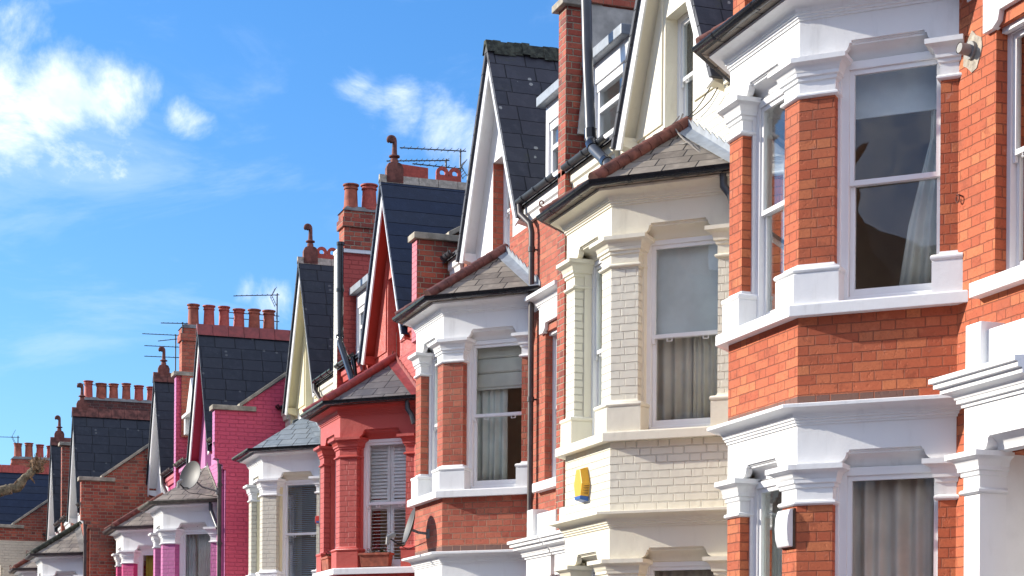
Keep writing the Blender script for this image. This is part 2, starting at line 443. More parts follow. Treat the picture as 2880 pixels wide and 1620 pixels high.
def arc(cx, cz, rx, rz, a0, a1, n=6):
    return [(cx+rx*math.cos(R(a0+(a1-a0)*i/n)), cz+rz*math.sin(R(a0+(a1-a0)*i/n))) for i in range(n+1)]
def cap_profile(zb, zt):
    k = (zt-zb)/.3
    return [(-.02, zb)] + [(.002, zb)] + arc(.006, zb+.02*k, .024, .02*k, -90, 90, 5) + [(.004, zb+.042*k), (.004, zb+.125*k), (.02, zb+.135*k), (.02, zb+.16*k)] + \
        [(.038, zb+.168*k), (.038, zb+.195*k)] + arc(.088, zb+.2*k, .045, .055*k, 180, 90, 4) + [(.092, zb+.258*k), (.104, zb+.262*k), (.104, zb+.30*k), (-.02, zb+.30*k)]
def base_profile(zb, zt):
    return [(-.02, zb), (.05, zb), (.05, zt-.085)] + arc(.036, zt-.055, .026, .026, -70, 80, 5) + arc(.03, zt, .03, .03, -90, -180, 3)[1:] + [(-.02, zt)]
def cornice_profile(zb, d=.165, h=.15):
    return [(-.05, zb), (.012, zb), (.012, zb+.018), (.026, zb+.022), (.026, zb+.04), (.04, zb+.044), (.04, zb+.058)] + arc(.115, zb+.062, .068, .05, 180, 95, 5) + \
        [(.125, zb+.116), (d, zb+.120), (d, zb+h-.006), (d-.01, zb+h), (-.05, zb+h+.012)]
def gutter_profile(zc, r=.056):
    a = [(r+r*math.cos(R(x)), zc+r*math.sin(R(x))) for x in range(0, -181, -20)]
    b = [(r+(r-.006)*math.cos(R(x)), zc+(r-.006)*math.sin(R(x))) for x in range(-180, 1, 20)]
    return [(x+.0, z) for x, z in a+b]

def sash_window(F, a, b, z0, z1, depth, mats, parent, rail=None, fw=.045, horns=True, glass='glass', name='window', sashes=True):
    """box-frame sash window in a face opening: frame > sash, pane"""
    w = MB(); m = .012
    w.fbox(F, a-m, a+fw, depth, depth+.09, z0, z1); w.fbox(F, b-fw, b+m, depth, depth+.09, z0, z1)
    w.fbox(F, a+fw, b-fw, depth, depth+.09, z1-fw, z1); w.fbox(F, a+fw, b-fw, depth-.02, depth+.09, z0, z0+.05)
    fr = w.build(name, mats, parent, bevel=.004)
    zm = rail if rail else (z0+z1)/2
    for lo, hi, dd in ((zm-.02, z1-fw, depth+.018), (z0+.05, zm+.02, depth+.052)):
        s = MB(); k = .038; A, B = a+fw, b-fw; up = dd < depth+.03
        s.fbox(F, A, A+k, dd, dd+.034, lo, hi); s.fbox(F, B-k, B, dd, dd+.034, lo, hi)
        s.fbox(F, A+k, B-k, dd, dd+.034, hi-(k if up else .04), hi); s.fbox(F, A+k, B-k, dd, dd+.034, lo, lo+(.04 if up else .07))
        if horns and up:
            s.fbox(F, A+.002, A+k-.006, dd+.002, dd+.03, lo-.05, lo); s.fbox(F, B-k+.006, B-.002, dd+.002, dd+.03, lo-.05, lo)
            for q in (.25, .75):
                c = A+(B-A)*q; s.fbox(F, c-.03, c-.022, dd+.004, dd+.016, lo-.03, lo); s.fbox(F, c+.022, c+.03, dd+.004, dd+.016, lo-.03, lo); s.fbox(F, c-.03, c+.03, dd+.004, dd+.016, lo-.036, lo-.03)
        s.build('sash', mats, fr, bevel=.003)
        g = MB(); g.fbox(F, A+k-.008, B-k+.008, dd+.014, dd+.018, lo+.035, hi-.03)
        g.build('pane', glass, fr)
    return fr

def build_storey(root, c, zs, zcb, zct, zfr, zap, first):
    """one storey of the bay: apron, sill, piers, frieze, lintels, cornice, windows"""
    MB().sweep(PATH, [(-.2, zap), (0, zap), (0, zs-.085), (-.2, zs-.085)]).build('apron', c['apron'], root)
    MB().sweep(PATH, [(-.22, zs-.09), (.075, zs-.09), (.08, zs-.095), (.102, zs-.095), (.102, zs-.012), (.09, zs), (-.22, zs+.012)]).build('sill', c['sill'], root, bevel=.004)
    for path, inner in PIERS:
        p = MB().puo(path+[inner], zs-.01, zcb+.02).build('pier', c['pier'], root)
        MB().sweep(path, cap_profile(zcb, zct)).build('capital', c['cap'], p, smooth=True)
        MB().sweep(path, base_profile(zs+.005, zs+.325)).build('pier_base', c['base'], p, smooth=True)
        MB().puo([(u, o) for u, o in path]+[inner], zct-.29, zct-.002).build('capital_block', c['cap'], p)
    fb = MB(); lm = MB(); sh = .085
    for (F, L), (a, b) in zip(FACES, OPEN):
        k0 = KM if F is not FACE_N else 0; k1 = KM if F is not FACE_R else 0
        a2, b2 = a+.004, b-.004; e = .105; zt = zct+sh
        poly = [(0, zct-.004), (a2, zct-.004)] + [(a2+e*math.sin(R(x)), zct+sh*(1-math.cos(R(x)))) for x in (20, 40, 60, 80)] + [(a2+e, zt+.002), (a2+e+.018, zt+.002), (a2+e+.018, zt+.022)]
        poly += [(L0, z) for L0, z in [(b2-e-.018, zt+.022), (b2-e-.018, zt+.002), (b2-e, zt+.002)]] + [(b2-e*math.sin(R(x)), zct+sh*(1-math.cos(R(x)))) for x in (80, 60, 40, 20)]
        poly += [(b2, zct-.004), (L, zct-.004), (L, zfr+.02), (0, zfr+.02)]
        fb.fpoly(F, poly, 0, .06, k0, k1, L)
        fb.fbox(F, a-.1, b+.1, .062, .30, zt+.0, zfr)
        # moulded head of the opening, stepping in and down to the frame
        pr = [(.0605, zt+.03), (.018, zt+.024), (.018, zt+.012), (.03, zt+.01), (.032, zt-.005)] + [(.036+.13*math.sin(R(x)), zt-.01-.085*(1-math.cos(R(x)))) for x in (15, 35, 55, 75, 90)] + [(.18, zt-.105), (.29, zt-.12), (.29, zt+.03)]
        lm.fprof(F, [(d if d < .1 else .1+(d-.1)*(c.get('wd', .17)/.19), z) for d, z in pr], a-.002, b+.002)
    fb.build('frieze', c['frieze'], root, bevel=.003)
    lm.build('lintel_moulding', c.get('lintel', c['frieze']), root, smooth=True)
    jb = MB(); wd = c.get('wd', .17)
    for (F, L), (a, b) in zip(FACES, OPEN):
        A, B = (a-.075 if F is FACE_N else a), (b+.075 if F is FACE_R else b)
        jb.fbox(F, A-.03, A+.022, c.get('jd', wd-.03), .266, zs, zct); jb.fbox(F, B-.022, B+.03, c.get('jd', wd-.03), .266, zs, zct)
    jb.build('window_jamb', c.get('jamb', 'white_gloss'), root)
    for i, ((F, L), (a, b)) in enumerate(zip(FACES, OPEN)):
        sash_window(F, a-.04 if F is FACE_N else a+.02, b+.04 if F is FACE_R else b-.02, zs+.012, zct-.02, wd, 'white_gloss', root, fw=c.get('fw', .045), horns=c.get('horns', True), glass=c.get('glass', 'glass'))
    MB().sweep(PATH, cornice_profile(zfr-.005)).build('cornice', c['cornice'], root, smooth=True)

def grid_wall(mb, u0, u1, z0, z1, holes, o0, o1):
    us = sorted({u0, u1, *[x for h in holes for x in h[:2] if u0 < x < u1]}); zs = sorted({z0, z1, *[x for h in holes for x in h[2:] if z0 < x < z1]})
    solid = lambda i, j: 0 <= i < len(us)-1 and 0 <= j < len(zs)-1 and not any(h[0] <= (us[i]+us[i+1])/2 <= h[1] and h[2] <= (zs[j]+zs[j+1])/2 <= h[3] for h in holes)
    for i in range(len(us)-1):
        for j in range(len(zs)-1):
            if not solid(i, j): continue
            a, b, c, d = us[i], us[i+1], zs[j], zs[j+1]
            def q(*p): mb.face(*[mb.P(*x) for x in p])
            q((a, o1, c), (b, o1, c), (b, o1, d), (a, o1, d)); q((a, o0, c), (b, o0, c), (b, o0, d), (a, o0, d))
            if not solid(i-1, j): q((a, o0, c), (a, o1, c), (a, o1, d), (a, o0, d))
            if not solid(i+1, j): q((b, o0, c), (b, o1, c), (b, o1, d), (b, o0, d))
            if not solid(i, j-1): q((a, o0, c), (b, o0, c), (b, o1, c), (a, o1, c))
            if not solid(i, j+1): q((a, o0, d), (b, o0, d), (b, o1, d), (a, o1, d))

GC, GA, GK = -.05, 9.03, 2.03            # gable centre, roof apex height, roof slope
OB, OW = .12, -.08                        # bargeboard plane and gable wall plane
EAVE, MP, RIDGE = 6.62, .73, -3.25        # main roof: eaves height at o=.1, pitch, ridge position
AH, BH = 2.8, 1.97                        # half widths to the entrance-side and the bay-side party wall
def zroof(o): return EAVE+MP*(.1-o)

def chimney_pot(mb_u, o, z, h, r, mat, parent):
    p = MB(); p.lathe(mb_u, o, [(r*1.12, z), (r*1.14, z+.03), (r*1.0, z+.05), (r*.9, z+h*.72), (r*.88, z+h*.80), (r*1.02, z+h*.81), (r*1.02, z+h*.86), (r*.92, z+h*.87), (r*.96, z+h*.93), (r*1.15, z+h*.95), (r*1.15, z+h), (r*.85, z+h), (r*.8, z+h*.6)])
    return p.build('chimney_pot', mat, parent, smooth=True)

def scroll_finial(root, u, o, z, mat):
    f = MB()
    f.poz([(-.20, z-.02), (.06, z-.02), (.06, z+.20), (.03, z+.27), (-.02, z+.29), (-.12, z+.29), (-.17, z+.27), (-.20, z+.20)], u-.055, u+.055)
    f.lathe(u, o-.19, [(.055, z+.27), (.06, z+.33), (.045, z+.36), (.085, z+.375), (.085, z+.395), (.045, z+.41)], 12)
    oc, zc, rr = o-.145, z+.63, .048
    pts = [(u, o-.19, z+.38), (u, o-.192, z+.5), (u, o-.193, z+.6)]+[(u, oc-rr*math.cos(R(a)), zc+rr*math.sin(R(a))) for a in range(0, 226, 25)]
    f.tube([(u-.034, oc, zc-.004), (u+.034, oc, zc-.004)], .036, 14)
    f.tube(pts, [.046, .038, .036]+[.034]*(len(pts)-4)+[.026], 10)
    return f.build('finial', mat, root, smooth=True)

def pipe_collars(mb, pts, r):
    for p in pts: mb.tube([(p[0], p[1], p[2]-.035), (p[0], p[1], p[2]+.035)], r*1.22, 12)

def house(i, W, C, dz, sA, c):
    """i: number along the row from the camera; sA=+1 if the entrance lies beyond the bay, -1 if it lies before it"""
    root = empty('terraced_house', (W, C, dz), c['label'], 'house', 'houses of the terrace')
    root['kind'] = 'thing'; del root['kind']
    A0, A1 = sorted((sA*(AH-.13), sA*1.25)); uA, uB = sA*AH, -sA*BH
    lo, hi = min(uA, uB), max(uA, uB)
    S = lambda a, b: tuple(sorted((sA*a, sA*b)))
    # front wall with its openings
    ad0, ad1 = S(1.97, 2.62); pd0, pd1 = S(2.06, 2.68)
    w = MB()
    grid_wall(w, lo, hi, -3.2, 6.55, [(-1.28, 1.28, -.5, 5.4), (GC-1.25, GC+1.25, 6.2, 7.), (ad0, ad1, SILL, 4.87), (pd0, pd1, -3.3, 1.75)], -.25, 0.)
    w.build('front_wall', c['wall'], root)
    # dark rooms behind the windows
    r = MB()
    r.box(-1.7, 1.7, -2.6, -2.5, -1.2, 6.1); r.box(-1.7, -1.6, -2.5, -.26, -1.2, 6.1); r.box(1.6, 1.7, -2.5, -.26, -1.2, 6.1)
    for z in (-1.2, 2.25, 5.45): r.box(-1.6, 1.6, -2.5, -.26, z, z+.25)
    for z in (2.3, 5.45, -1.1): r.puo([(-1.35, -.26), (-1.25, 0), (-BF, BP-.24), (BF, BP-.24), (1.25, 0), (1.35, -.26)], z, z+.14)
    r.box(ad0-.3, ad1+.3, -1.5, -1.4, 2.3, 5.6)
    r.build('interior_wall', 'room_wall', root)
    # bay
    build_storey(root, c, SILL, CAPB, CAPT, FRT, 2.245, True)
    g = dict(c); g.update(c.get('ground', {}))
    build_storey(root, g, GSILL, GCAPB, GCAPT, GFRT, -3.2, False)
    # bay roof
    zt, ut = 6.22, .42; e = .235; ze = 5.47
    E = [(-BW-e*1.35, -.02), (-BF-e*KM, BP+e), (BF+e*KM, BP+e), (BW+e*1.35, -.02)]
    b = MB(); th = .05
    top = [(-ut, -.02), (ut, -.02)]
    pts = [(u, o, ze) for u, o in E]+[(u, o, zt) for u, o in top]+[(u, o, ze-th) for u, o in E]
    b.hull(pts, [(0, 1, 4), (1, 2, 5, 4), (2, 3, 5), (6, 7, 1, 0), (7, 8, 2, 1), (8, 9, 3, 2), (6, 9, 8, 7), (0, 4, 5, 3, 9, 6)])
    br = b.build('bay_roof', c['bayroof'], root)
    if c.get('hip'):
        for s in (-1, 1):
            a = Vector((s*(BF+e*KM), BP+e, ze+.02)); z = Vector((s*ut, -.02, zt+.03)); n = 9
            h = MB()
            for k in range(n):
                p0 = a.lerp(z, k/n); p1 = a.lerp(z, (k+1)/n+.006)
                h.tube([p0, p1], [.075, .068], 10)
            h.build('hip_tile', c['hip'], br, smooth=True)
    for s in (-1, 1):
        f = MB()
        a = Vector((s*ut, -.02, zt)); z = Vector((s*(BW+e*1.35), -.02, ze)); d = (z-a).normalized()
        n = Vector((s*.45, .45, .77)).normalized(); x = Vector((s*-.35, 1., 0)).normalized()*.15
        a0, z0 = a+n*.012, z+n*.012
        f.loft([a0, z0, z0+x*.9+Vector((0, 0, -.03)), a0+x+Vector((0, 0, -.06))], [p+n*.01 for p in (a0, z0, z0+x*.9+Vector((0, 0, -.03)), a0+x+Vector((0, 0, -.06)))])
        N = 9
        for k in range(N):                                   # stepped flashing chased into the wall
            p = a.lerp(z, k/N); q = a.lerp(z, (k+1)/N)
            f.puz([(p.x, p.z+.0), (q.x, q.z), (q.x, q.z+.06), (p.x, p.z+.10)], .0, .012)
        f.build('flashing', c.get('flash', 'lead_light'), br)
    # gutter round the bay
    gp = [E[0], E[1], E[2], E[3]]; gp[0] = (E[0][0], .0); gp[3] = (E[3][0], .0)
    gt = MB().sweep(gp, [(d-.05, z) for d, z in gutter_profile(5.475, .058)])
    def bracket(p, q, n, zc, mb, rr=.061):
        for k in range(n):
            t = (k+.5)/n; u, o = p[0]+(q[0]-p[0])*t, p[1]+(q[1]-p[1])*t
            L = math.hypot(q[0]-p[0], q[1]-p[1]); tx, ty = (q[0]-p[0])/L*.016, (q[1]-p[1])/L*.016
            mb.sweep([(u-tx, o-ty), (u+tx, o+ty)], [(d-.056, z) for d, z in gutter_profile(zc, rr)])
    for p, q, n in ((gp[0], gp[1], 2), (gp[1], gp[2], 2), (gp[2], gp[3], 2)): bracket(p, q, n, 5.475, gt)
    gt.build('gutter', c['gutter'], root, smooth=True)
    # gable wall with its recessed window
    ga = GA-.10; hw = lambda z: (ga-z)/GK
    L, Rr, hz0, hz1 = GC-.35, GC+.35, 6.24, 7.56
    zl = ga-.35*GK
    gw = MB()
    gw.puz([(GC-hw(6.2), 6.2), (L, 6.2), (L, zl)], -.3, OW); gw.puz([(GC+hw(6.2), 6.2), (Rr, 6.2), (Rr, zl)], -.3, OW)
    gw.puz([(L, hz1), (Rr, hz1), (Rr, zl), (GC, ga), (L, zl)], -.3, OW)
    gw.build('gable_wall', c['gable'], root)
    if c.get('gable_brick'):
        q = MB(); q.puz([(L-.002, 6.2), (L-.09, 6.2), (L-.09, 7.62), (L-.002, 7.62)], OW, OW+.006)
        for s0, s1 in ((GC-hw(6.2)+.02, L-.09), (Rr, GC+hw(6.2)-.02)): q.puz([(s0, 6.2), (s1, 6.2), (s1, 6.38), (s0+(.09 if s0 < L else 0), 6.38)] if s0 < L else [(s0, 6.2), (s1, 6.2), (s1-.09, 6.38), (s0, 6.38)], OW, OW+.006)
        q.box(Rr-.004, Rr+.01, -.27, OW+.004, 6.24, 7.555)
        q.box(L-.01, L+.004, -.27, OW+.004, 6.24, 7.555)
        q.build('brick_reveal', c['gable_brick'], root)
    if c.get('panel'):
        for s, x0 in ((-1, L-.05), (1, Rr+.05)):
            q = MB()
            zb = 6.46; xo = lambda z: GC+s*(hw(z)-.13)
            q.puz([(x0, zb), (xo(zb), zb), (x0, ga-.13*GK-abs(x0-GC)*GK)], OW, OW+.02)
            q.build('gable_panel', c['panel'], root, bevel=.004)
    FW = ((GC, OW), (1., 0.), (0., 1.))
    sash_window(FW, -.35, .35, hz0, hz1, .14, c.get('gframe', 'white_gloss'), root, fw=.05, name='gable_window', glass='glass_dim')
    tag(MB().box(L-.1, Rr+.1, -.52, -.50, 6.1, 7.7).build('net_curtain', 'curtain_white', loc=(W, C, dz)), 'pale net curtain behind the attic gable window of the '+c['short'], 'curtain')
    MB().puz([(L-.06, 6.16), (Rr+.06, 6.16), (Rr+.06, 6.235), (L-.06, 6.235)], -.12, .03).build('gable_sill', c['sill'], root, bevel=.004)
    # gable roof, boards, soffit
    foot = 6.42; w0 = (GA-foot)/GK; th = .13
    MB().puz([(GC-w0, foot), (GC, GA), (GC+w0, foot), (GC+w0-.06, foot), (GC, GA-th), (GC-w0+.06, foot)], -5.2, OB+.035).build('gable_roof', c['roof'], root)
    for s in (-1, 1):
        x = lambda t: GC+s*t
        t2 = .28; wA = (GA-th-foot)/GK; wB = (GA-th-t2-foot)/GK
        bb = MB(); bb.puz([(x(0), GA-th-.004), (x(wA+.012), foot-.02), (x(wB), foot-.06), (x(0), GA-th-t2)], OB-.025, OB)
        bb.build('bargeboard', c['board'], root, bevel=.003)
        sf = MB(); sf.puz([(x(0), GA-th-.01), (x(wA), foot), (x(wA-.03), foot), (x(0), GA-th-.07)], OW-.01, OB-.026)
        sf.poz([(OW, foot-.06), (OB-.03, foot-.02), (OB-.03, foot+.08), (OW, foot+.08)], x(wB-.02), x(wA-.01))
        sf.build('soffit', c['soffit'], root)
    rt = MB(); n = 11
    if c.get('ridge') == 'ridge_moss':
        for k in range(34):                                  # clumps of moss along the ridge tiles
            o0 = OB+.05-k*.1; h = random.uniform(-.005, .024)
            rt.puz([(GC-.10+random.uniform(-.02, .01), GA-.15+random.uniform(-.03, .02)), (GC-.04, GA+.018+h), (GC+.04, GA+.018+h), (GC+.10, GA-.15), (GC, GA-.02)], o0-.1+random.uniform(-.01, .0), o0)
    for k in range(n):
        o0, o1 = OB+.045-k*.31, OB+.045-(k+1)*.31+.008
        if c.get('ridge') == 'ridge_moss': continue
        elif c.get('crest'): rt.puz([(GC-.05, GA-.09), (GC-.025, GA+.035), (GC+.025, GA+.035), (GC+.05, GA-.09), (GC, GA-.02)], o1, o0)
        else: rt.puz([(GC-.12, GA-.18), (GC-.03, GA+.05), (GC+.03, GA+.05), (GC+.12, GA-.18), (GC, GA-.01)], o1, o0)
    rt.build('ridge_tile', 'mortar' if c.get('crest') else c.get('ridge', 'terracotta_dark'), root)
    if c.get('crest'):
        cr = MB()
        for k in range(3):
            o0 = OB-.28-k*.55
            if k % 2 == c['crest']-1:
                for q in (0, 1):
                    oc = o0-.12-q*.2
                    ring = [(oc+.1*math.cos(R(a)), GA+.15+.1*math.sin(R(a))) for a in range(-40, 221, 20)]
                    inn = [(oc+.045*math.cos(R(a)), GA+.15+.045*math.sin(R(a))) for a in range(-40, 221, 20)]
                    for (p0, p1, q1, q0) in zip(ring, ring[1:], inn[1:], inn): cr.loft([(GC-.02, *p0), (GC-.02, *p1), (GC-.02, *q1), (GC-.02, *q0)], [(GC+.02, *p0), (GC+.02, *p1), (GC+.02, *q1), (GC+.02, *q0)])
                    cr.poz([(oc-.1, GA+.0), (oc+.1, GA+.0), (oc+.1, GA+.11), (oc+.04, GA+.12), (oc-.04, GA+.12), (oc-.1, GA+.11)], GC-.019, GC+.019)
            else: cr.poz([(o0-.44, GA+.02), (o0, GA+.02), (o0+.01, GA+.22), (o0-.44, GA+.2)], GC-.02, GC+.02)
        cr.build('ridge_crest', c.get('crestmat', 'terracotta_red'), root)
    if c.get('finial'): scroll_finial(root, GC, OB, GA-.06, c['finial'])
    # main roof
    mr = MB(); RG = zroof(RIDGE)
    for s, edge in ((sA, AH), (-sA, BH)):
        q = [(GC+s*1.22, .13), (s*edge, .13), (s*edge, RIDGE), (GC, RIDGE)]
        mr.loft([(u, o, zroof(o)) for u, o in q], [(u, o, zroof(o)-.06) for u, o in q])
    mr.loft([(lo, RIDGE, RG), (hi, RIDGE, RG), (hi, -7, RG-2.7), (lo, -7, RG-2.7)], [(lo, RIDGE, RG-.06), (hi, RIDGE, RG-.06), (hi, -7, RG-2.76), (lo, -7, RG-2.76)])
    mr.build('main_roof', c['roof'], root)
    MB().box(lo, hi, -7.1, -6.9, -3.2, RG-2.7).build('rear_wall', 'brick_aged', root)
    MB().puz([(lo, RG-.1), (hi, RG-.1), (hi, RG+.06), (lo, RG+.06)], RIDGE-.1, RIDGE+.1).build('roof_ridge', 'terracotta_dark', root)
    # entrance-side eaves, fascia and gutter; bay-side eaves
    for s, edge in ((sA, AH-.13), (-sA, BH-.13)):
        a, b2 = sorted((s*1.36, s*edge))
        MB().poz([(0, 6.34), (.04, 6.34), (.05, 6.42), (.075, 6.44), (.075, 6.56), (0, 6.56)], a, b2).build('eaves_fascia', c.get('eaves', c['board']), root)
        gg = MB().sweep([(a, .085), (b2, .085)], gutter_profile(6.615, .055)); bracket((a, .14), (b2, .14), 3, 6.615, gg, .062)
        gg.build('gutter', c['gutter2'] if 'gutter2' in c else c['gutter'], root, smooth=True)
    # dormer
    if c.get('dormer'):
        d = MB(); a, b2 = S(1.5, 2.58); FD = ((0., -.16), (1., 0.), (0., 1.))
        d.box(a, a+.09, -1.9, -.16, 6.55, 7.78); d.box(b2-.09, b2, -1.9, -.16, 6.55, 7.78); d.box(a+.09, b2-.09, -.26, -.16, 7.55, 7.78); d.box(a+.09, b2-.09, -.26, -.16, 6.55, 6.84)
        dm = d.build('dormer', 'white_gloss', root, bevel=.004)
        MB().box(a-.06, b2+.06, -2.1, -.05, 7.78, 7.9).build('dormer_roof', 'lead_light', dm, bevel=.01)
        sash_window(FD, a+.09, b2-.09, 6.84, 7.55, .03, 'white_gloss', dm, rail=7.25, name='dormer_window') if False else None
        q = MB(); q.fbox(FD, a+.09, b2-.09, .05, .055, 6.84, 7.55); q.build('pane', 'glass', dm)
        q = MB()
        for s0, s1, z0, z1, d0 in ((a+.09, b2-.09, 7.45, 7.55, .02), (a+.09, b2-.09, 6.84, 6.92, .04), (a+.09, a+.16, 6.92, 7.45, .03), (b2-.16, b2-.09, 6.92, 7.45, .03), (a+.16, b2-.16, 7.19, 7.25, .025)): q.fbox(FD, s0, s1, d0, .09, z0, z1)
        q.build('window', 'white_gloss', dm, bevel=.003)
        MB().box(a+.1, b2-.1, -.62, -.6, 6.7, 7.6).build('inner_screen', 'curtain_white', dm)
    if c.get('pediment'):
        a, b2 = S(1.35, 2.25); m = (a+b2)/2
        d = MB(); d.box(a, b2, -1.6, -.12, 6.5, 7.55); d.puz([(a-.12, 7.6), (b2+.12, 7.6), (m, 8.32)], -1.6, -.02)
        dm = d.build('dormer', 'white_worn', root)
        q = MB(); q.box(a-.16, b2+.16, -1.6, .06, 7.54, 7.61); q.box(a-.1, a+.06, -.1, .02, 7.2, 7.54); q.box(b2-.06, b2+.1, -.1, .02, 7.2, 7.54)
        q.build('pediment_moulding', 'white_worn', dm, bevel=.01)
    # entrance-side first-floor window
    FA = ((0., 0.), (1., 0.), (0., 1.))
    sash_window(FA, ad0, ad1, SILL, 4.87, .095, 'white_gloss', root, glass=c.get('glass', 'glass'))
    if i < 4: tag(MB().box(ad0-.2, ad1+.2, -.5, -.48, 2.6, 5.3).build('net_curtain', 'curtain_white', loc=(W, C, dz)), 'white net curtain behind the small entrance-side window of the '+c['short'], 'curtain')
    q = MB(); x0, x1 = S(1.86, 2.70); e0, e1 = S(1.98, 2.61)
    q.puz([(x0, 4.86), (e0, 4.86), (e0+.07, 4.90), (e0+.09, 4.97), (e1-.09, 4.97), (e1-.07, 4.90), (e1, 4.86), (x1, 4.86), (x1, 5.19), (x0, 5.19)], -.02, .045)
    q.box(e0, e1, -.09, -.04, 4.83, 4.99)
    q.build('window_lintel', c['frieze'], root, bevel=.006)
    q = MB(); x0, x1 = S(1.77, 2.70); q.puz([(x0, 2.935), (x1, 2.935), (x1, 3.045), (x0, 3.045)], -.16, .09); q.build('window_sill', c['sill'], root, bevel=.006)
    if c.get('string'):
        x0, x1 = S(1.60, AH-.13)
        MB().sweep([(x0, 0), (x1, 0)], [(d, z) for d, z in cornice_profile(5.19, .15, .17)]).build('string_course', c['cornice'], root, smooth=True)
    # porch: pilaster with capital, frieze, cornice, parapet
    pu = S(1.9, 2.10); q = MB()
    PO = .20
    q.box(*pu, -.02, PO, -3.2, 2.12)
    po = q.build('porch_pier', c['porch'], root)
    pa = [(pu[0], -.02), (pu[0], PO), (pu[1], PO), (pu[1], -.02)]
    MB().sweep(pa, cap_profile(1.46, 1.76)).build('capital', c['porch'], po, smooth=True)
    x0, x1 = S(1.9, AH-.05); q = MB(); e0 = 2.10
    zz = 1.75
    pl = [(1.9, zz-.01), (e0, zz-.01)] + [(e0+.1*math.sin(R(x)), zz+.085*(1-math.cos(R(x)))) for x in (20, 40, 60, 80)] + [(e0+.1, zz+.095), (e0+.12, zz+.11), (AH-.05, zz+.11), (AH-.05, 2.12), (1.9, 2.12)]
    q.puz([(sA*u, z) for u, z in pl], -.02, PO+.004)
    q.build('porch_frieze', c['porch'], root)
    pr = [(.0, zz+.12), (-.03, zz+.10)] + [(-.035-.06*math.sin(R(x)), zz+.09-.08*(1-math.cos(R(x)))) for x in (20, 45, 70, 90)] + [(-.16, zz+.0), (-.16, zz+.12)]
    MB().loft([(x0 if sA < 0 else e0, PO+d, z) for d, z in pr], [(-e0 if sA < 0 else x1, PO+d, z) for d, z in pr]).build('lintel_moulding', c['porch'], root, smooth=True)
    x0, x1 = S(1.9, AH-.004); pp = [(x0, PO), (x1, PO), (x1, -.03)] if sA < 0 else [(x0, -.03), (x0, PO), (x1, PO)]
    if sA < 0: pp = [(x0, PO), (x1, PO), (x1, -.03)]
    pc = [(-.05, 2.10), (.02, 2.10), (.02, 2.125), (.045, 2.13), (.045, 2.155)] + arc(.12, 2.16, .065, .045, 180, 95, 4) + [(.13, 2.21), (.13, 2.245), (.165, 2.25), (.165, 2.285), (.19, 2.29), (.19, 2.325), (-.05, 2.35)]
    MB().sweep(pp, pc).build('porch_cornice', c['porch'], root, smooth=True)
    q = MB(); a, b2 = S(1.9, 2.10); q.box(a, b2, -.02, PO+.0, 2.33, 2.70)
    a, b2 = S(2.10, AH-.05); q.puz([(a, 2.33), (b2, 2.33), (b2, 2.64), (a, 2.64)], -.02, PO-.05)
    q.build('porch_parapet', c['porch'], root, bevel=.008)
    q = MB(); a, b2 = S(2.0, AH-.1)
    q.box(a, b2, -1.0, -.9, -3.0, 1.9); q.box(*S(2.04, 2.097), -.9, PO-.1, -3.0, 1.845); q.box(*S(2.64, 2.70), -.9, -.01, -3.0, 1.845); q.box(a, b2, -.9, -.26, 1.85, 1.9)
    q.build('porch_lining', 'porch_paint', root)
    MB().box(*S(2.12, 2.64), -.95, -.86, -3.0, .2).build('door', 'timber_brown', root, bevel=.01)
    # party walls and chimneys
    if c.get('partyB'):
        pw = c['partyB']; u0, u1 = (-sA*BH-.12, -sA*BH+.12) if sA > 0 else (BH-.12, BH+.12)
        ot = .15; zp = pw.get('z', 7.10)
        body = [(-7., -3.2), (-.06, -3.2), (-.06, 5.98), (-.0, 6.0), (-.0, 6.08), (.07, 6.10), (.07, 6.18), (ot, 6.20), (ot, zp), (-.22, zp), (RIDGE, zroof(RIDGE)+.2), (-7., zroof(RIDGE)-2.4)]
        if pw.get('split'):
            zs = pw['split']
            p = MB().poz([(-7., zs), (ot, zs), (ot, zp), (-.22, zp), (RIDGE, zroof(RIDGE)+.2), (-7., zroof(RIDGE)-2.4)], u0, u1).build('party_wall', pw['top'], root)
            MB().poz([(-7., -3.2), (-.06, -3.2), (-.06, 5.98), (-.0, 6.0), (-.0, 6.08), (.07, 6.10), (.07, 6.18), (ot, 6.20), (ot, zs), (-7., zs)], u0+.004, u1).build('painted_flank', pw['mat'], p)
        else: p = MB().poz(body, u0, u1).build('party_wall', pw['mat'], root)
        if pw.get('edge'): MB().box(u0-.003, u1+.003, -.05, -.045, 1., 1.1) and MB().poz([(-.055, -3.2), (-.05, -3.2), (-.05, 5.985), (.008, 6.0), (.008, 6.075), (.078, 6.09), (.078, 6.175), (ot+.008, 6.195), (ot+.008, zp-.01), (ot-.005, zp-.01), (ot-.005, 6.3), (.05, 6.25), (-.02, 6.15), (-.055, 6.05)], u0+.002, u1-.002).build('painted_edge', pw['edge'], p)
        q = MB(); q.box(u0-.05, u1+.05, -.62, ot+.06, zp, zp+.09)
        s0, s1 = -.30, RIDGE; f = lambda o: (zp+.06)+(zroof(RIDGE)+.26-(zp+.06))*(o-s0)/(s1-s0)
        q.poz([(s0, f(s0)), (s1, f(s1)), (s1, f(s1)+.075), (s0, f(s0)+.075)], u0-.045, u1+.045)
        q.build('coping', 'coping_stone', p, bevel=.008)
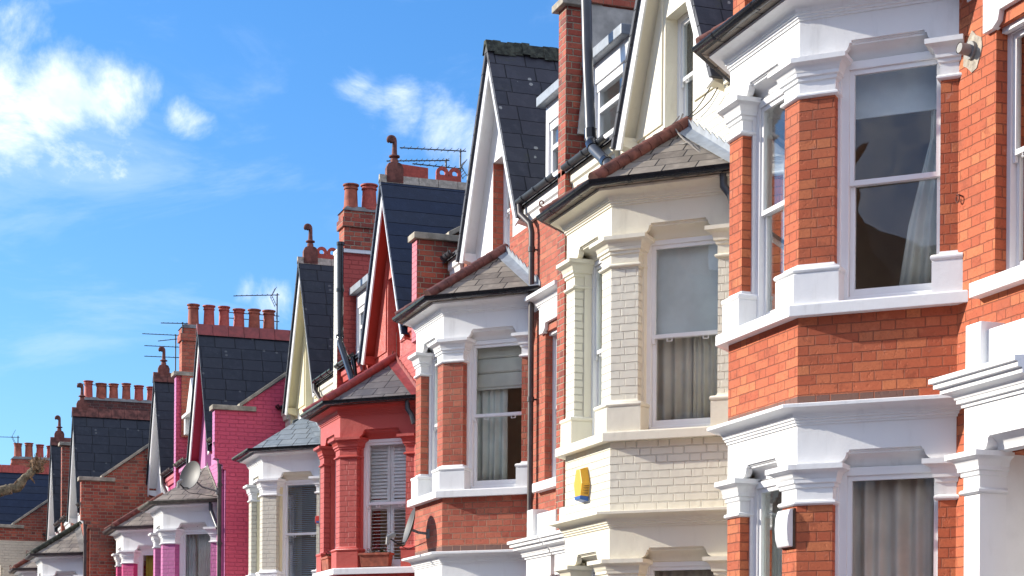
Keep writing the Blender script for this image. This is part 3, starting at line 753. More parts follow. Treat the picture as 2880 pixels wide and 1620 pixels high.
    if c.get('chimney'):
        ch = c['chimney']; u0, u1 = uA-.12, uA+.12
        p = MB().poz([(-7., -3.2), (.13, -3.2), (.13, 8.5), (-.28, 8.5), (RIDGE, zroof(RIDGE)+.3), (-7., zroof(RIDGE)-2.4)], u0, u1).build('party_wall', ch['wall'], root)
        if ch.get('cope', True):
            q = MB(); q.box(u0-.07, u1+.07, -.3, .2, 8.5, 8.585); q.build('coping', 'coping_stone', p, bevel=.01)
        else: MB().box(u0-.05, u1+.05, -2.2, .14, 8.5, 8.56).build('coping', 'white_stucco', p)
        if ch.get('edge'): MB().box(u0+.002, u1-.002, .12, .137, -3., 8.49).build('painted_edge', ch['edge'], p)
        zt = ch['top']; o0, o1 = ch['o']; s0, s1 = u0-.06, u1+.06
        q = MB(); q.box(s0, s1, o1, o0, 8.56 if ch.get('edge') == 'cream_brick' else 7.2, zt-.32); q.box(s0-.035, s1+.035, o1-.035, o0+.035, zt-.32, zt-.17); q.box(s0-.01, s1+.01, o1-.01, o0+.01, zt-.17, zt-.05)
        st = q.build('chimney_stack', ch['stack'], root)
        q = MB(); q.loft([(s0-.03, o1-.03, zt-.05), (s1+.03, o1-.03, zt-.05), (s1+.03, o0+.03, zt-.05), (s0-.03, o0+.03, zt-.05)], [(s0+.06, o1+.06, zt+.04), (s1-.06, o1+.06, zt+.04), (s1-.06, o0-.06, zt+.04), (s0+.06, o0-.06, zt+.04)])
        q.build('flaunching', 'cement', st)
        if ch.get('render'): MB().poz([(o1-.2, 7.), (.0, 7.), (-.16, 8.5), (-.16, zt-.34), (o1-.2, zt-.34)], s0-.012, s0+.02).build('rendered_flank', 'grey_render', st)
        rnd = random.Random(i)
        for k in range(ch['pots']):
            chimney_pot(uA+rnd.uniform(-.03, .03), ch['p0']-k*ch['ps'], zt+.0, ch['ph']*rnd.uniform(.94, 1.1), .118*rnd.uniform(.93, 1.10), 'terracotta' if rnd.random() < .5 else 'terracotta_red', st)
    return root

def W3(h, u, o, z):
    W, C, dz = H[h]; return (W-o, C+u, dz+z+EYE)

# ------------------------------------------------------------------ the row of houses
H = {1: (7.741, 13.544, 0.), 2: (7.773, 17.488, -.473), 3: (7.773, 23.125, -.473), 4: (7.423, 27.142, -1.224), 5: (7.423, 32.789, -1.224),
     6: (6.243, 36.547, -1.834), 7: (6.243, 42.435, -1.834), 8: (4.76, 45.6, -2.26), 9: (4.76, 51.2, -2.26), 10: (3.45, 55.15, -2.6)}
def trim(m): return dict(sill=m, cap=m, base=m, frieze=m, cornice=m, porch=m)
white = trim('white_stucco')
cfg = {
 1: dict(white, short='orange brick house', wd=0.115, label='orange brick house with glossy black gutter and wide taupe-curtained bay, nearest the camera', wall='brick_orange', apron='brick_orange_apron', fw=.062, pier='brick_orange', gable='white_render', board='white_gloss', soffit='white_gloss', roof='slate_dark', bayroof='slate_brown', hip='terracotta_dark', gutter='black_plastic', string=True, horns=False,
         partyB=dict(mat='brick_orange'), chimney=dict(wall='brick_red', stack='brick_red', top=9.5, o=(0., -2.3), pots=5, p0=-.2, ps=.35, ph=.5)),
 2: dict(trim('cream_stucco'), short='cream house', jamb='cream_stucco', jd=.10, wd=0.180, label='cream painted house with yellow alarm box on its bay', wall='cream_brick', apron='cream_brick', pier='cream_brick', gable='cream_render', panel='cream_render', board='white_worn', soffit='cream_stucco', roof='slate_dark', bayroof='slate_brown', hip='terracotta_dark', gutter='black_plastic', gutter2='grey_plastic', dormer=True, eaves='cream_stucco', porch='white_stucco', horns=True,
         chimney=dict(wall='brick_aged', stack='brick_red', top=8.86, o=(-.12, -2.3), pots=5, p0=-.42, ps=.34, ph=.5, render=True)),
 3: dict(white, short='mossy roofed red brick house', wd=0.140, label='red brick house with white bay trim, mossy slate gable and brown drainpipe', wall='brick_red', apron='brick_red_apron', pier='brick_red', gable='white_render', gable_brick='brick_red', board='white_gloss', soffit='white_stucco', roof='slate_dark', bayroof='slate_brown', hip='maroon_tile', ridge='ridge_moss', gutter='black_plastic', gutter2='grey_plastic', dormer=True, string=True, eaves='white_worn'),
 4: dict(trim('red_stucco'), short='red painted house', jamb='red_stucco', jd=.10, label='house painted all over in red with white window shutters', wall='red_painted_brick', apron='red_painted_brick', pier='red_painted_brick', gable='red_pebbledash', panel='red_pebbledash', board='white_gloss', soffit='red_gloss', roof='slate_blue', bayroof='slate_warm', hip='red_tile_paint', gutter='black_plastic', dormer=True, crest=2, finial='terracotta_dark', eaves='red_stucco', flash='red_tile_paint', sill='white_stucco', gframe='red_gloss', ridge='terracotta_red',
         partyB=dict(mat='brick_aged', edge='rose_brick', z=7.62), chimney=dict(edge='cream_brick', wall='red_painted_brick', stack='brick_aged', top=9.24, o=(.04, -2.3), pots=5, p0=-.11, ps=.31, ph=.44, cope=False)),
 5: dict(white, short='house with the yellow gable', flash='slate_grey', jamb='cream_gable', jd=.10, label='house with pale yellow gable, white bay and blue slatted blinds', wall='cream_brick', apron='grey_brick', pier='grey_brick', gable='cream_gable', panel='cream_gable', board='white_gloss', soffit='cream_gable', roof='slate_plain', bayroof='slate_grey', gutter='black_plastic', crest=1, crestmat='terracotta_red', finial='terracotta_dark', eaves='cream_stucco', lintel='cream_stucco'),
 6: dict(white, short='pink house', flash='slate_brown', jd=.15, label='pink and lilac house with deep red gable soffit and large dish', wall='lilac_brick', apron='lilac_brick', pier='lilac_brick', gable='lilac_stucco', board='white_worn', soffit='crimson_gloss', roof='slate_plain', bayroof='slate_brown', gutter='olive_iron', ridge='red_tile_paint', pediment=True, eaves='lilac_stucco', gframe='white_worn', lintel='white_worn',
         partyB=dict(mat='pink_brick', edge='lilac_brick'), chimney=dict(edge='lilac_brick', wall='pink_brick', stack='brick_red', top=9.56, o=(.03, -2.25), pots=6, p0=-.24, ps=.325, ph=.46)),
 7: dict(white, short='magenta piered house', flash='cement', jd=.15, label='white gabled house with magenta bay piers, beyond the pink house', wall='magenta_brick', apron='magenta_brick', pier='magenta_brick', gable='white_render', board='white_gloss', soffit='white_stucco', roof='slate_plain', bayroof='slate_brown', gutter='brown_iron', finial='terracotta_dark', hip='terracotta_dark', eaves='rose_stucco'),
 8: dict(white, short='house with the sooty stack', flash='cement', label='red brick flanked house with white gable, brown bay roof and six chimney pots', wall='brick_red', apron='brick_red', pier='brick_red', gable='white_render', board='white_gloss', soffit='white_stucco', roof='slate_plain', bayroof='slate_brown', gutter='brown_iron', finial='terracotta_dark', ridge='terracotta_dark', hip='ridge_moss',
         partyB=dict(mat='brick_aged'), chimney=dict(wall='brick_aged', stack='brick_soot', top=9.74, o=(-.4, -2.6), pots=6, p0=-.53, ps=.32, ph=.42)),
 9: dict(white, short='second farthest house', flash='cement', label='narrow view of a white gabled house with rose wall, second from the far end', wall='rose_brick', apron='rose_brick', pier='rose_brick', gable='white_render', board='white_gloss', soffit='white_stucco', roof='slate_plain', bayroof='slate_brown', gutter='brown_iron', finial='terracotta_dark', hip='rust'),
 10: dict(white, short='farthest house', label='farthest house, blue slate roof over a cream painted brick flank', wall='cream_brick_far', apron='cream_brick_far', pier='cream_brick_far', gable='white_render', board='white_gloss', soffit='white_stucco', roof='slate_blue', bayroof='slate_brown', gutter='brown_iron', ridge='terracotta_red',
         partyB=dict(mat='cream_brick_far', top='brick_aged', split=6.75), chimney=dict(wall='brick_red', stack='brick_red', top=9.64, o=(-.62, -2.3), pots=4, p0=-.8, ps=.325, ph=.44)),
}
HOUSE = {i: house(i, *H[i], -1 if i % 2 else 1, cfg[i]) for i in H}
#EXTRA#
# ------------------------------------------------------------------ parts of single houses: pipes, flue, cables, hooks
def part(h, name, mat, mb, smooth=True, bevel=0.): return mb.build(name, mat, HOUSE[h], smooth=smooth, bevel=bevel)
def downpipe(h, pts, r, mat, collars=(), name='drainpipe'):
    m = MB().tube(pts, r, 12)
    for p in collars: m.tube([(p[0], p[1], p[2]-.03), (p[0], p[1], p[2]+.03)], r*1.25, 12); m.tube([(p[0], p[1], p[2]), (p[0], -.01, p[2])], .012, 6)
    return part(h, name, mat, m)
downpipe(3, [(-1.40, .145, 6.56), (-1.42, .145, 6.44), (-1.62, .085, 6.28), (-1.66, .075, 6.16), (-1.66, .075, -3.)], .036, 'brown_iron', [(-1.66, .075, z) for z in (5.95, 4.1, 2.55, .9)])
downpipe(2, [(1.99, .17, 8.9), (1.86, .18, 7.6), (1.73, .19, 6.70), (1.66, .21, 6.56), (1.02, .27, 6.20), (.9, .28, 6.02)], .060, 'grey_plastic', name='vent_pipe')
for a, b, q in (((1.735, .19, 6.78), (1.725, .19, 6.66), .071), ((1.67, .205, 6.60), (1.58, .218, 6.52), .069), ((1.1, .265, 6.245), (1.02, .27, 6.20), .069)): part(2, 'pipe_socket', 'black_plastic', MB().tube([a, b], q, 14))
downpipe(4, [(2.03, .25, 8.50), (2.01, .25, 6.98), (1.96, .26, 6.86), (1.1, .28, 6.16), (.95, .3, 5.98)], .055, 'black_plastic', name='vent_pipe')
for z in (8.5, 7.75, 7.0): part(4, 'pipe_socket', 'black_plastic', MB().tube([(2.02, .25, z-.05), (2.02, .25, z)], .066, 14))
downpipe(4, [(1.56, .14, 6.56), (1.5, .14, 6.4), (1.46, .12, 6.1), (1.46, .1, 5.7)], .04, 'black_plastic', name='drainpipe')
downpipe(5, [(-1.40, .145, 6.56), (-1.42, .145, 6.44), (-1.60, .085, 6.26), (-1.66, .075, 6.1), (-1.66, .075, -3.)], .036, 'brown_iron', [(-1.66, .075, z) for z in (5.9, 4.1)])
downpipe(6, [(-2.05, .14, 6.5), (-2.05, .06, 6.15), (-2.05, .05, 5.9), (-2.05, .05, -3.)], .040, 'brown_iron', [(-2.05, .05, z) for z in (5.7, 4.6, 3.4)])
downpipe(7, [(-1.40, .145, 6.56), (-1.44, .145, 6.40), (-1.60, .085, 6.2), (-1.66, .075, 6.05), (-1.66, .075, 5.5)], .038, 'cement')
downpipe(8, [(-2.05, .14, 6.6), (-2.05, .06, 6.15), (-2.05, .05, 5.9), (-2.05, .05, -3.)], .040, 'brown_iron', [(-2.05, .05, z) for z in (5.7, 4.6, 3.4)])
for h in (2, 4, 6):                                           # gutter outlet elbow at the near end of the bay
    downpipe(h, [(-1.56, .13, 5.44), (-1.57, .13, 5.30), (-1.62, .08, 5.2), (-1.64, .05, 5.08)] if h != 6 else [(-1.56, .13, 5.44), (-1.57, .13, 5.28), (-1.75, .08, 5.05), (-1.95, .06, 4.9)], .038, 'grey_plastic', name='gutter_outlet')
m = MB(); m.lathe(0, 0, [(.075, 0), (.08, .02), (.05, .03)], 14)
m = MB(); m.tube([(-1.66, -.01, 4.81), (-1.66, .03, 4.81)], .068, 18); m.tube([(-1.66, .03, 4.81), (-1.66, .115, 4.818)], .043, 18, cap=False); m.tube([(-1.66, .112, 4.818), (-1.66, .03, 4.81)], .037, 18)
part(1, 'boiler_flue', 'pale_plastic', m)
rr = random.Random(3)
m = MB(); pl = [(-1.66+rr.uniform(.09, .13)*math.cos(a*.524)*1.1, 4.80+rr.uniform(.11, .17)*math.sin(a*.524)) for a in range(12)]; m.puz(pl, .0, .006); part(1, 'flue_mortar', 'mortar', m, False)
m = MB(); m.tube([(-1.52+.022*math.cos(R(a)), .03, 3.74+.03*math.sin(R(a))) for a in range(60, 391, 30)], .006, 6); m.tube([(-1.52, .0, 3.765), (-1.52, .03, 3.77)], .006, 6); part(1, 'wall_hook', 'rust', m)
def cable(h, pts, r=.006, mat='cable_black', sag=0.):
    P = []
    for a, b in zip(pts, pts[1:]):
        for k in range(6): t_ = k/6; P.append((a[0]+(b[0]-a[0])*t_, a[1]+(b[1]-a[1])*t_, a[2]+(b[2]-a[2])*t_-sag*4*t_*(1-t_)))
    P.append(pts[-1]); part(h, 'cable', mat, MB().tube(P, r, 5))
cable(2, [(-.42, .0, 6.30), (-.9, .0, 6.40), (-1.3, .0, 6.68)], sag=.03); cable(2, [(-.42, .0, 6.28), (-1.0, .0, 6.31), (-1.4, .0, 6.55)], sag=.02)
cable(2, [(-.40, .03, 6.34), (-.5, .17, 6.16), (-.95, .16, 5.86), (-1.55, .10, 5.52)], .009, 'cable_grey', .03); cable(2, [(-.36, .03, 6.3), (-.45, .22, 6.10), (-.9, .2, 5.9), (-1.5, .1, 5.58)], .007, 'cable_grey', .05)
cable(2, [(-.36, .05, 6.33), (-.32, .2, 6.2), (-.42, .28, 6.05), (-.5, .2, 6.13)], .007, 'cable_grey', .03)
cable(3, [(-1.45, .0, 6.5), (-1.43, .01, 5.6)], .007, 'cable_grey'); cable(4, [(-.42, .03, 6.33), (-.55, .2, 6.0), (-1.0, .15, 5.8), (-1.5, .1, 5.5)], .009, 'terracotta_dark', .04)
cable(4, [(-.5, .0, 6.6), (-.52, .0, 6.2)], .008, 'terracotta_dark')
cable(6, [(-2.0, .06, 5.5), (-1.99, .04, 5.0), (-2.0, .04, 4.3)], .008)
for h in (2, 8, 9):                                           # wrought scroll at the far end of the bay gutter
    m = MB(); c0 = (.72, 1.12, 5.62); m.tube([(.66, 1.06, 5.5), (.69, 1.1, 5.56)]+[(c0[0]+.02, c0[1]+(.04-.004*k)*math.cos(R(-60+35*k)), c0[2]+(.04-.004*k)*math.sin(R(-60+35*k))) for k in range(9)], .008, 6); part(h, 'scroll_hook', 'rust', m)

# ------------------------------------------------------------------ things fixed to, standing on or hanging in the houses
def at_house(o, h): o.location = H[h][0:2]+(H[h][2],); return o
def curtain(h, F, s0, s1, z0, z1, d, mat, label, cat='curtain', name='curtain', amp=.022, wl=.11, taper=None, group=None):
    """hanging cloth with folds, on a bay face, d behind the wall face"""
    d += .08
    (u, o), t_, n = F; N = int((s1-s0)/wl*10)+8; rn = random.Random(int(s0*100+h*7)); ph = rn.uniform(0, 6)
    rows = []
    for z, k in ((z1, 0.), (z1*.7+z0*.3, .35), (z1*.35+z0*.65, .75), (z0, 1.)):
        row = []
        for i in range(N+1):
            f = i/N; e = s1 if taper is None else s1+(taper(k)-s1); s = s0+(e-s0)*f
            dd = d+amp*(.55+.6*k)*math.sin(2*math.pi*(s1-s0)*f/wl+ph+.9*math.sin(f*9+ph))+amp*.5*math.sin(f*23+2*k)
            row.append((u+t_[0]*s-n[0]*dd, o+t_[1]*s-n[1]*dd, z))
        rows.append(row)
    m = MB(); idx = [[m.P(*p) for p in r_] for r_ in rows]
    for a, b in zip(idx, idx[1:]):
        for i in range(N): m.face(a[i], a[i+1], b[i+1], b[i])
    ob = m.build(name, mat, smooth=True); so = ob.modifiers.new('thickness', 'SOLIDIFY'); so.thickness = .004
    return tag(at_house(ob, h), label, cat, group)
def panel_blind(h, F, s0, s1, z0, z1, d, mat, label, folds=0, group=None):
    m = MB(); d += .08
    if folds:
        st = (z1-z0)/folds
        for k in range(folds): m.fprof(F, [(d+.02, z1-k*st), (d, z1-k*st-.01), (d-.012, z1-(k+1)*st+.02), (d, z1-(k+1)*st), (d+.02, z1-(k+1)*st)], s0, s1)
    else: m.fbox(F, s0, s1, d, d+.006, z0, z1)
    m.fbox(F, s0, s1, d-.006, d+.012, z0-.022, z0)
    return tag(at_house(m.build('blind', mat), h), label, 'blind', group)
def slat_blind(h, F, s0, s1, z0, z1, d, mat, label, pitch=.034, tilt=.5, name='slatted_blind', group=None):
    m = MB(); z = z0; d += .08
    while z < z1:
        m.fprof(F, [(d, z), (d+.022, z+.022*tilt), (d+.022, z+.022*tilt+.003), (d, z+.003)], s0, s1); z += pitch
    m.fbox(F, s0, s1, d-.005, d+.03, z1, z1+.04)
    ob = m.build(name, mat); ob['label'] = label; ob['category'] = 'blind'
    if group: ob['group'] = group
    return at_house(ob, h)
N0, N1 = PW, LC-PC; F0, F1 = PF, LF-PF
cg = 'window hangings of the terrace'
curtain(1, FACE_N, N0+.0, N1-.0, GSILL, GCAPT, .185, 'curtain_taupe', 'taupe grey curtain drawn across the lower bay window of the orange brick house', wl=.125, amp=.034)
curtain(1, FACE_N, N0+.02, N0+.20, SILL, 4.9, .30, 'blind_cream', 'tied-back cream drape in the upper bay window of the orange brick house', taper=lambda k: N0+.14+.42*max(0, (k-.3)), amp=.03, wl=.08)
panel_blind(1, FACE_N, N0, N1, 4.58, 4.93, .27, 'blind_blue', 'pale blue roller blind rolled high in the upper window of the orange brick house')
curtain(1, FACE_F, F0, F1-.30, SILL, 4.9, .24, 'curtain_white', 'white sheer in the narrow front window of the orange brick house, upper floor', wl=.07)
curtain(1, FACE_F, F0, F1, GSILL, GCAPT, .24, 'curtain_sage', 'pale curtain in the narrow front window of the orange brick house, ground floor', wl=.07)
panel_blind(2, FACE_N, N0, N1, 4.02, 4.93, .22, 'blind_blue', 'blue grey roller blind half down in the cream house')
curtain(2, FACE_N, N0, N0+.36, SILL, 4.9, .27, 'sheer_grey', 'grey net curtain under the roller blind of the cream house, nearer half', wl=.06, amp=.012)
curtain(2, FACE_N, N0+.38, N1, SILL, 4.9, .30, 'sheer_grey', 'grey net curtain under the roller blind of the cream house, farther half', wl=.13, amp=.014)
curtain(2, FACE_F, F0, F1, SILL, 4.9, .25, 'curtain_sage', 'pale curtain in the narrow front window of the cream house', wl=.09)
curtain(2, FACE_N, N0, N1, GSILL, GCAPT, .25, 'sheer_grey', 'grey net curtain in the lower bay window of the cream house', wl=.08, amp=.012)
panel_blind(3, FACE_N, N0, N1, 4.36, 4.93, .21, 'blind_cream', 'cream folded blind above the pale green curtain of the red brick house', folds=3)
curtain(3, FACE_N, N1-.45, N1, SILL, 4.9, .28, 'curtain_sage', 'pale green curtain drawn to one side in the red brick house', wl=.10, taper=lambda k: N1, amp=.025)
curtain(3, FACE_F, F0, F1, SILL, 4.9, .25, 'curtain_sage', 'pale curtain in the narrow front window of the red brick house', wl=.09)
curtain(6, FACE_N, N1-.24, N1, SILL, 4.9, .24, 'curtain_white', 'white curtain at the side of the bay window of the pink house', wl=.06)
curtain(6, FACE_N, N0, N1-.25, SILL, 4.9, .32, 'sheer_grey', 'dim grey net behind the bay window of the pink house', wl=.05, amp=.010)
curtain(7, FACE_N, N1-.30, N1-.12, SILL, 4.9, .24, 'curtain_yellow', 'yellow curtain in the bay window between magenta piers', wl=.07)
slat_blind(5, FACE_N, N0, N1, SILL+.05, 4.84, .20, 'venetian_blue', 'blue grey venetian blind in the bay window of the house with the yellow gable')
slat_blind(5, FACE_F, F0, F1, SILL+.05, 4.84, .20, 'venetian_blue', 'venetian blind in the narrow front window of the house with the yellow gable')
# louvred shutters of the red house
sh = empty('window_shutter', (H[4][0], H[4][1], H[4][2]), 'white louvred shutters standing inside the red house window', 'shutter')
mid = (N0+N1)/2
for s0, s1 in ((N0+.02, mid-.004), (mid+.004, N1-.02)):
    for z0, z1, tl in ((SILL+.03, 3.98, .15), (4.0, 4.9, 1.5)):
        f = MB(); f.fbox(FACE_N, s0, s0+.05, .29, .32, z0, z1); f.fbox(FACE_N, s1-.05, s1, .29, .32, z0, z1); f.fbox(FACE_N, s0+.05, s1-.05, .29, .32, z0, z0+.06); f.fbox(FACE_N, s0+.05, s1-.05, .29, .32, z1-.06, z1)
        fr = f.build('shutter_frame', 'shutter_white', sh)
        q = MB(); z = z0+.08
        while z < z1-.07:
            q.fprof(FACE_N, [(.285, z), (.325, z+.04*tl), (.325, z+.04*tl+.006), (.285, z+.006)], s0+.05, s1-.05); z += .05
        q.build('louvre', 'shutter_white', fr)
# alarm boxes
al = empty('alarm_box', (H[2][0]-BP, H[2][1]+.04, H[2][2]), 'yellow six-sided alarm box with blue base on the cream bay', 'alarm')
hx = [(-.06, .165), (.06, .165), (.125, 0.), (.075, -.165), (-.075, -.165), (-.125, 0.)]
ZC = 2.60
sc_ = lambda k: [(u*k, ZC+z*k) for u, z in hx]
m = MB(); m.loft([(u, 0., z) for u, z in sc_(1.06)], [(u, .085, z) for u, z in sc_(.92)]); m.build('case', 'alarm_yellow', al, bevel=.006)
m = MB(); zb = ZC-.165*.98
m.loft([(-.088, .002, zb-.014), (.088, .002, zb-.014), (.096, .002, zb+.034), (-.096, .002, zb+.034)], [(-.072, .0895, zb+.006), (.072, .0895, zb+.006), (.084, .0895, zb+.042), (-.084, .0895, zb+.042)]); m.build('light_band', 'alarm_blue', al, bevel=.004)
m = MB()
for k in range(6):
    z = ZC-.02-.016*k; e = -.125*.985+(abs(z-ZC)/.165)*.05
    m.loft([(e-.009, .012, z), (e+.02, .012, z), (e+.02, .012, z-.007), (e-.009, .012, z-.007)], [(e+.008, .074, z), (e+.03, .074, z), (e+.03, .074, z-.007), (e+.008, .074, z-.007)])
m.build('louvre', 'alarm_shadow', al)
al = empty('alarm_box', (H[1][0]-BP, H[1][1]-.49, H[1][2]), 'slim white alarm box beside the taupe-curtained window', 'alarm')
m = MB(); m.poz([(.018, 1.16), (.05, 1.165), (.068, 1.22), (.075, 1.31), (.068, 1.40), (.05, 1.455), (.018, 1.46)], -.105, .105); m.build('case', 'white_plastic', al, bevel=.008)
MB().box(-.11, .11, 0, .018, 1.155, 1.465).build('back_plate', 'timber_brown', al)
c5 = pt(FACE_N, .07, -.0); al = empty('alarm_box', (H[5][0]-c5[1], H[5][1]+c5[0], H[5][2]), 'small red alarm box on the pale bay beside the blue slatted blind', 'alarm')
m = MB(); FA5 = ((0, 0), tn, nn); m.fpoly(FA5, [(-.05, 4.14), (.05, 4.14), (.06, 4.2), (.05, 4.27), (-.05, 4.27), (-.06, 4.2)], -.06, 0); m.build('case', 'alarm_red', al, bevel=.006)
m = MB(); m.fbox(FA5, -.03, .03, -.066, -.06, 4.15, 4.18); m.build('light_band', 'alarm_blue', al)

def dish(h, centre, normal, rad, mount, label, mat='dish_grey'):
    d = empty('satellite_dish', W3(h, *mount), label, 'satellite dish')
    base = Vector(mount); c = Vector(centre)-base; n = Vector(normal).normalized()   # u,o,z frame
    up = Vector((0, 0, 1)); x = n.cross(up).normalized(); y = x.cross(n).normalized()
    def q(a, b, e): return c+x*a+y*b+n*e
    m = MB(); off = Vector((0, 0, -EYE)); rings = []
    for side in (0, 1):
        for k in ([0, .25, .5, .75, .93, 1.] if not side else [1.03, 1., .75, .5, .25, 0]):
            e = .20*rad*(k*k-1)-(.012 if side and k < 1.02 else 0)
            if side and k > 1.01: e = -.004
            rings.append([m.P(*(q(rad*k*math.cos(R(a)), rad*1.08*k*math.sin(R(a)), e)+off)) for a in range(0, 360, 12)] if k else None)
    rs = [r_ for r_ in rings if r_]
    for A, B in zip(rs, rs[1:]):
        for i in range(30): j = (i+1) % 30; m.face(A[i], A[j], B[j], B[i])
    m.face(*rs[0]); m.face(*reversed(rs[-1]))
    m.build('reflector', mat, d, smooth=True)
    b = MB(); f = lambda v: tuple(v+off)
    bk = q(0, -.12*rad, -.25*rad); lnb = q(0, -.95*rad, .95*rad)
    b.tube([f(Vector((0, 0, 0))), f(Vector((bk.x*.5, bk.y*.6, bk.z*.3))), f(bk)], .018, 8); b.tube([f(Vector((0, -.0, -.06))), f(Vector((0, 0, .06)))], .035, 8)
    b.build('bracket', 'dish_back', d, smooth=True)
    b = MB(); b.tube([f(q(0, -.98*rad, -.05*rad)), f(q(0, -1.12*rad, .35*rad)), f(lnb)], .011, 8); b.build('feed_arm', 'black_plastic', d, smooth=True)
    b = MB(); dirn = (q(0, 0, 0)-lnb).normalized(); b.tube([f(lnb-dirn*.02), f(lnb+dirn*.10)], [.03, .036], 10); b.tube([f(lnb-dirn*.0), f(lnb-dirn*.01-up*.09)], .028, 8); b.build('receiver', 'pale_plastic', d, smooth=True)
    b = MB(); b.tube([f(lnb), f(q(.02, -1.15*rad, .3*rad)), f(q(.03, -1.0*rad, -.3*rad)-up*.06), f(Vector((.03, .02, -.1)))], .006, 6); b.build('cable', 'cable_black', d, smooth=True)
    return d
dish(3, (.02, 1.15, 2.63), (.10, .97, .28), .225, (-.03, .89, 2.54), 'grey satellite dish on the red brick apron of the bay')
dish(6, (-2.02, .60, 5.86), (-.56, .78, .26), .255, (-2.05, .09, 5.58), 'large grey satellite dish on the corner of the pink wall')

def planter(h, F, s0, s1, d0, d1, label, flabel):
    m = MB(); (u, o), t_, n = F; f = lambda s, d, z: (u+t_[0]*s-n[0]*d, o+t_[1]*s-n[1]*d, z)
    z0, z1 = SILL+.012, SILL+.205; k = .025
    m.loft([f(s0+k, d0+k*.6, z0), f(s1-k, d0+k*.6, z0), f(s1-k, d1-k*.6, z0), f(s0+k, d1-k*.6, z0)], [f(s0, d0, z1), f(s1, d0, z1), f(s1, d1, z1), f(s0, d1, z1)])
    p = empty('planter', (H[h][0], H[h][1], H[h][2]), label, 'planter'); m.build('trough', 'terracotta', p, bevel=.006)
    m = MB(); m.fbox(F, s0-.012, s1+.012, d0-.012, d1+.012, z1-.03, z1+.006); m.build('rim', 'terracotta', p, bevel=.006)
    MB().fbox(F, s0+.02, s1-.02, d0+.02, d1-.02, z1+.004, z1+.012).build('soil', 'soil', p)
    pl = empty('flowering_plant', (H[h][0], H[h][1], H[h][2]), flabel, 'plant'); rn = random.Random(h)
    lf = MB(); pet = {'petal_pink': MB(), 'petal_white': MB(), 'petal_red': MB()}
    for k_ in range(90):
        s, d, z = rn.uniform(s0+.03, s1-.06), rn.uniform(d0+.01, d1-.01), z1+abs(rn.gauss(0, .045)); a = rn.uniform(0, 6.28); r_ = rn.uniform(.012, .028)
        P0 = Vector(f(s, d, z)); ax = Vector((math.cos(a), math.sin(a), rn.uniform(-.3, .7)))*r_; bx = Vector((-math.sin(a), math.cos(a), rn.uniform(-.5, .5)))*r_*.5
        i = [lf.P(*(P0-ax)), lf.P(*(P0+bx)), lf.P(*(P0+ax)), lf.P(*(P0-bx))]; lf.face(*i)
    for k_ in range(16):
        nm = rn.choice(list(pet)); q_ = MB(); s, d, z = rn.uniform(s0+.04, s1-.1), rn.uniform(d0, d1), z1+rn.uniform(.03, .11); P0 = Vector(f(s, d, z)); r_ = rn.uniform(.016, .026)
        for a in range(6):
            v = Vector((math.cos(a*1.047), math.sin(a*1.047)*.8, .25*math.sin(a*2)))*r_; w_ = Vector((-v.y, v.x, .006))*.55
            i = [q_.P(*P0), q_.P(*(P0+v*.6+w_)), q_.P(*(P0+v)), q_.P(*(P0+v*.6-w_))]; q_.face(*i)
        q_.build('flower', nm, pl)
    lf.build('foliage', 'leaf', pl)
planter(4, FACE_N, .36, .86, -.075, .055, 'terracotta trough on the sill in front of the louvred shutters', 'pink and white flowers growing in the trough before the shutters')
planter(4, FACE_F, .40, .84, -.075, .055, 'terracotta trough on the street-facing sill of the red bay', 'low plants in the trough on the street-facing red bay sill')

def aerial(h, u, base, top, booms, label, grid=None, lean=0.):
    """booms: (z, o_end, o_start, number of rods, rod length, dz)"""
    a = empty('aerial', W3(h, u, base[0], base[1]), label, 'aerial'); o0, z0 = base
    f = lambda du, o, z: (du, o-o0, z-z0-EYE)
    MB().tube([f(0, o0, z0-.25), f(lean, o0, top)], .016, 8).build('mast', 'aerial_metal', a)
    for z, oe, os_, n, rl, dz in booms:
        b = MB(); b.tube([f(0, os_, z), f(0, oe, z+dz)], .010, 6)
        for k in range(n):
            t_ = (k+.5)/n; o = os_+(oe-os_)*t_; zz = z+dz*t_; r_ = rl*(1-.35*t_)
            b.tube([f(-r_*.5, o, zz), f(r_*.5, o, zz+.012)], .006, 5)
        b.build('boom', 'aerial_metal', a)
    if grid:
        z, o, w_, h_ = grid; b = MB()
        for s in (1, -1):
            for k in range(4):
                q = (k+.5)/4; b.tube([f(-w_, o-.10*q, z+s*h_*q), f(w_, o-.10*q, z+s*h_*q)], .006, 5)
            for w2 in (-w_*.8, w_*.8): b.tube([f(w2, o, z), f(w2, o-.10, z+s*h_)], .006, 5)
        b.build('reflector_grid', 'aerial_metal', a)
aerial(4, 2.8, (-2.02, 9.3), 10.46, [(10.43, -.95, -2.12, 10, .30, -.06)], 'tall aerial with one boom behind the blue slate roof', None)
aerial(4, 2.72, (-1.74, 9.3), 10.24, [(10.22, -.70, -1.80, 12, .26, -.12), (10.10, -1.15, -2.05, 8, .26, .0)], 'shorter aerial with two booms behind the red ridge tiles', (10.1, -1.98, .13, .14))
aerial(6, 2.85, (-2.05, 9.55), 10.44, [(10.41, -1.10, -2.1, 9, .26, -.10), (9.95, -.9, -2.1, 3, .2, 0), (9.83, -.9, -2.1, 3, .2, 0)], 'aerial on the stack with six red pots', (10.36, -1.92, .10, .2))
aerial(7, 1.9, (-.64, 8.8), 10.35, [(10.33, .15, -.74, 10, .2, -.02), (10.28, -.22, -.9, 6, .2, -.12), (10.05, .1, -.82, 9, .2, -.02), (9.80, .1, -.84, 9, .2, -.02)], 'mast with four stacked booms behind the magenta-piered house')
aerial(6, 2.6, (.02, 9.45), 9.62, [(9.60, .48, -.1, 6, .2, -.03)], 'small low aerial left of the six red pots')
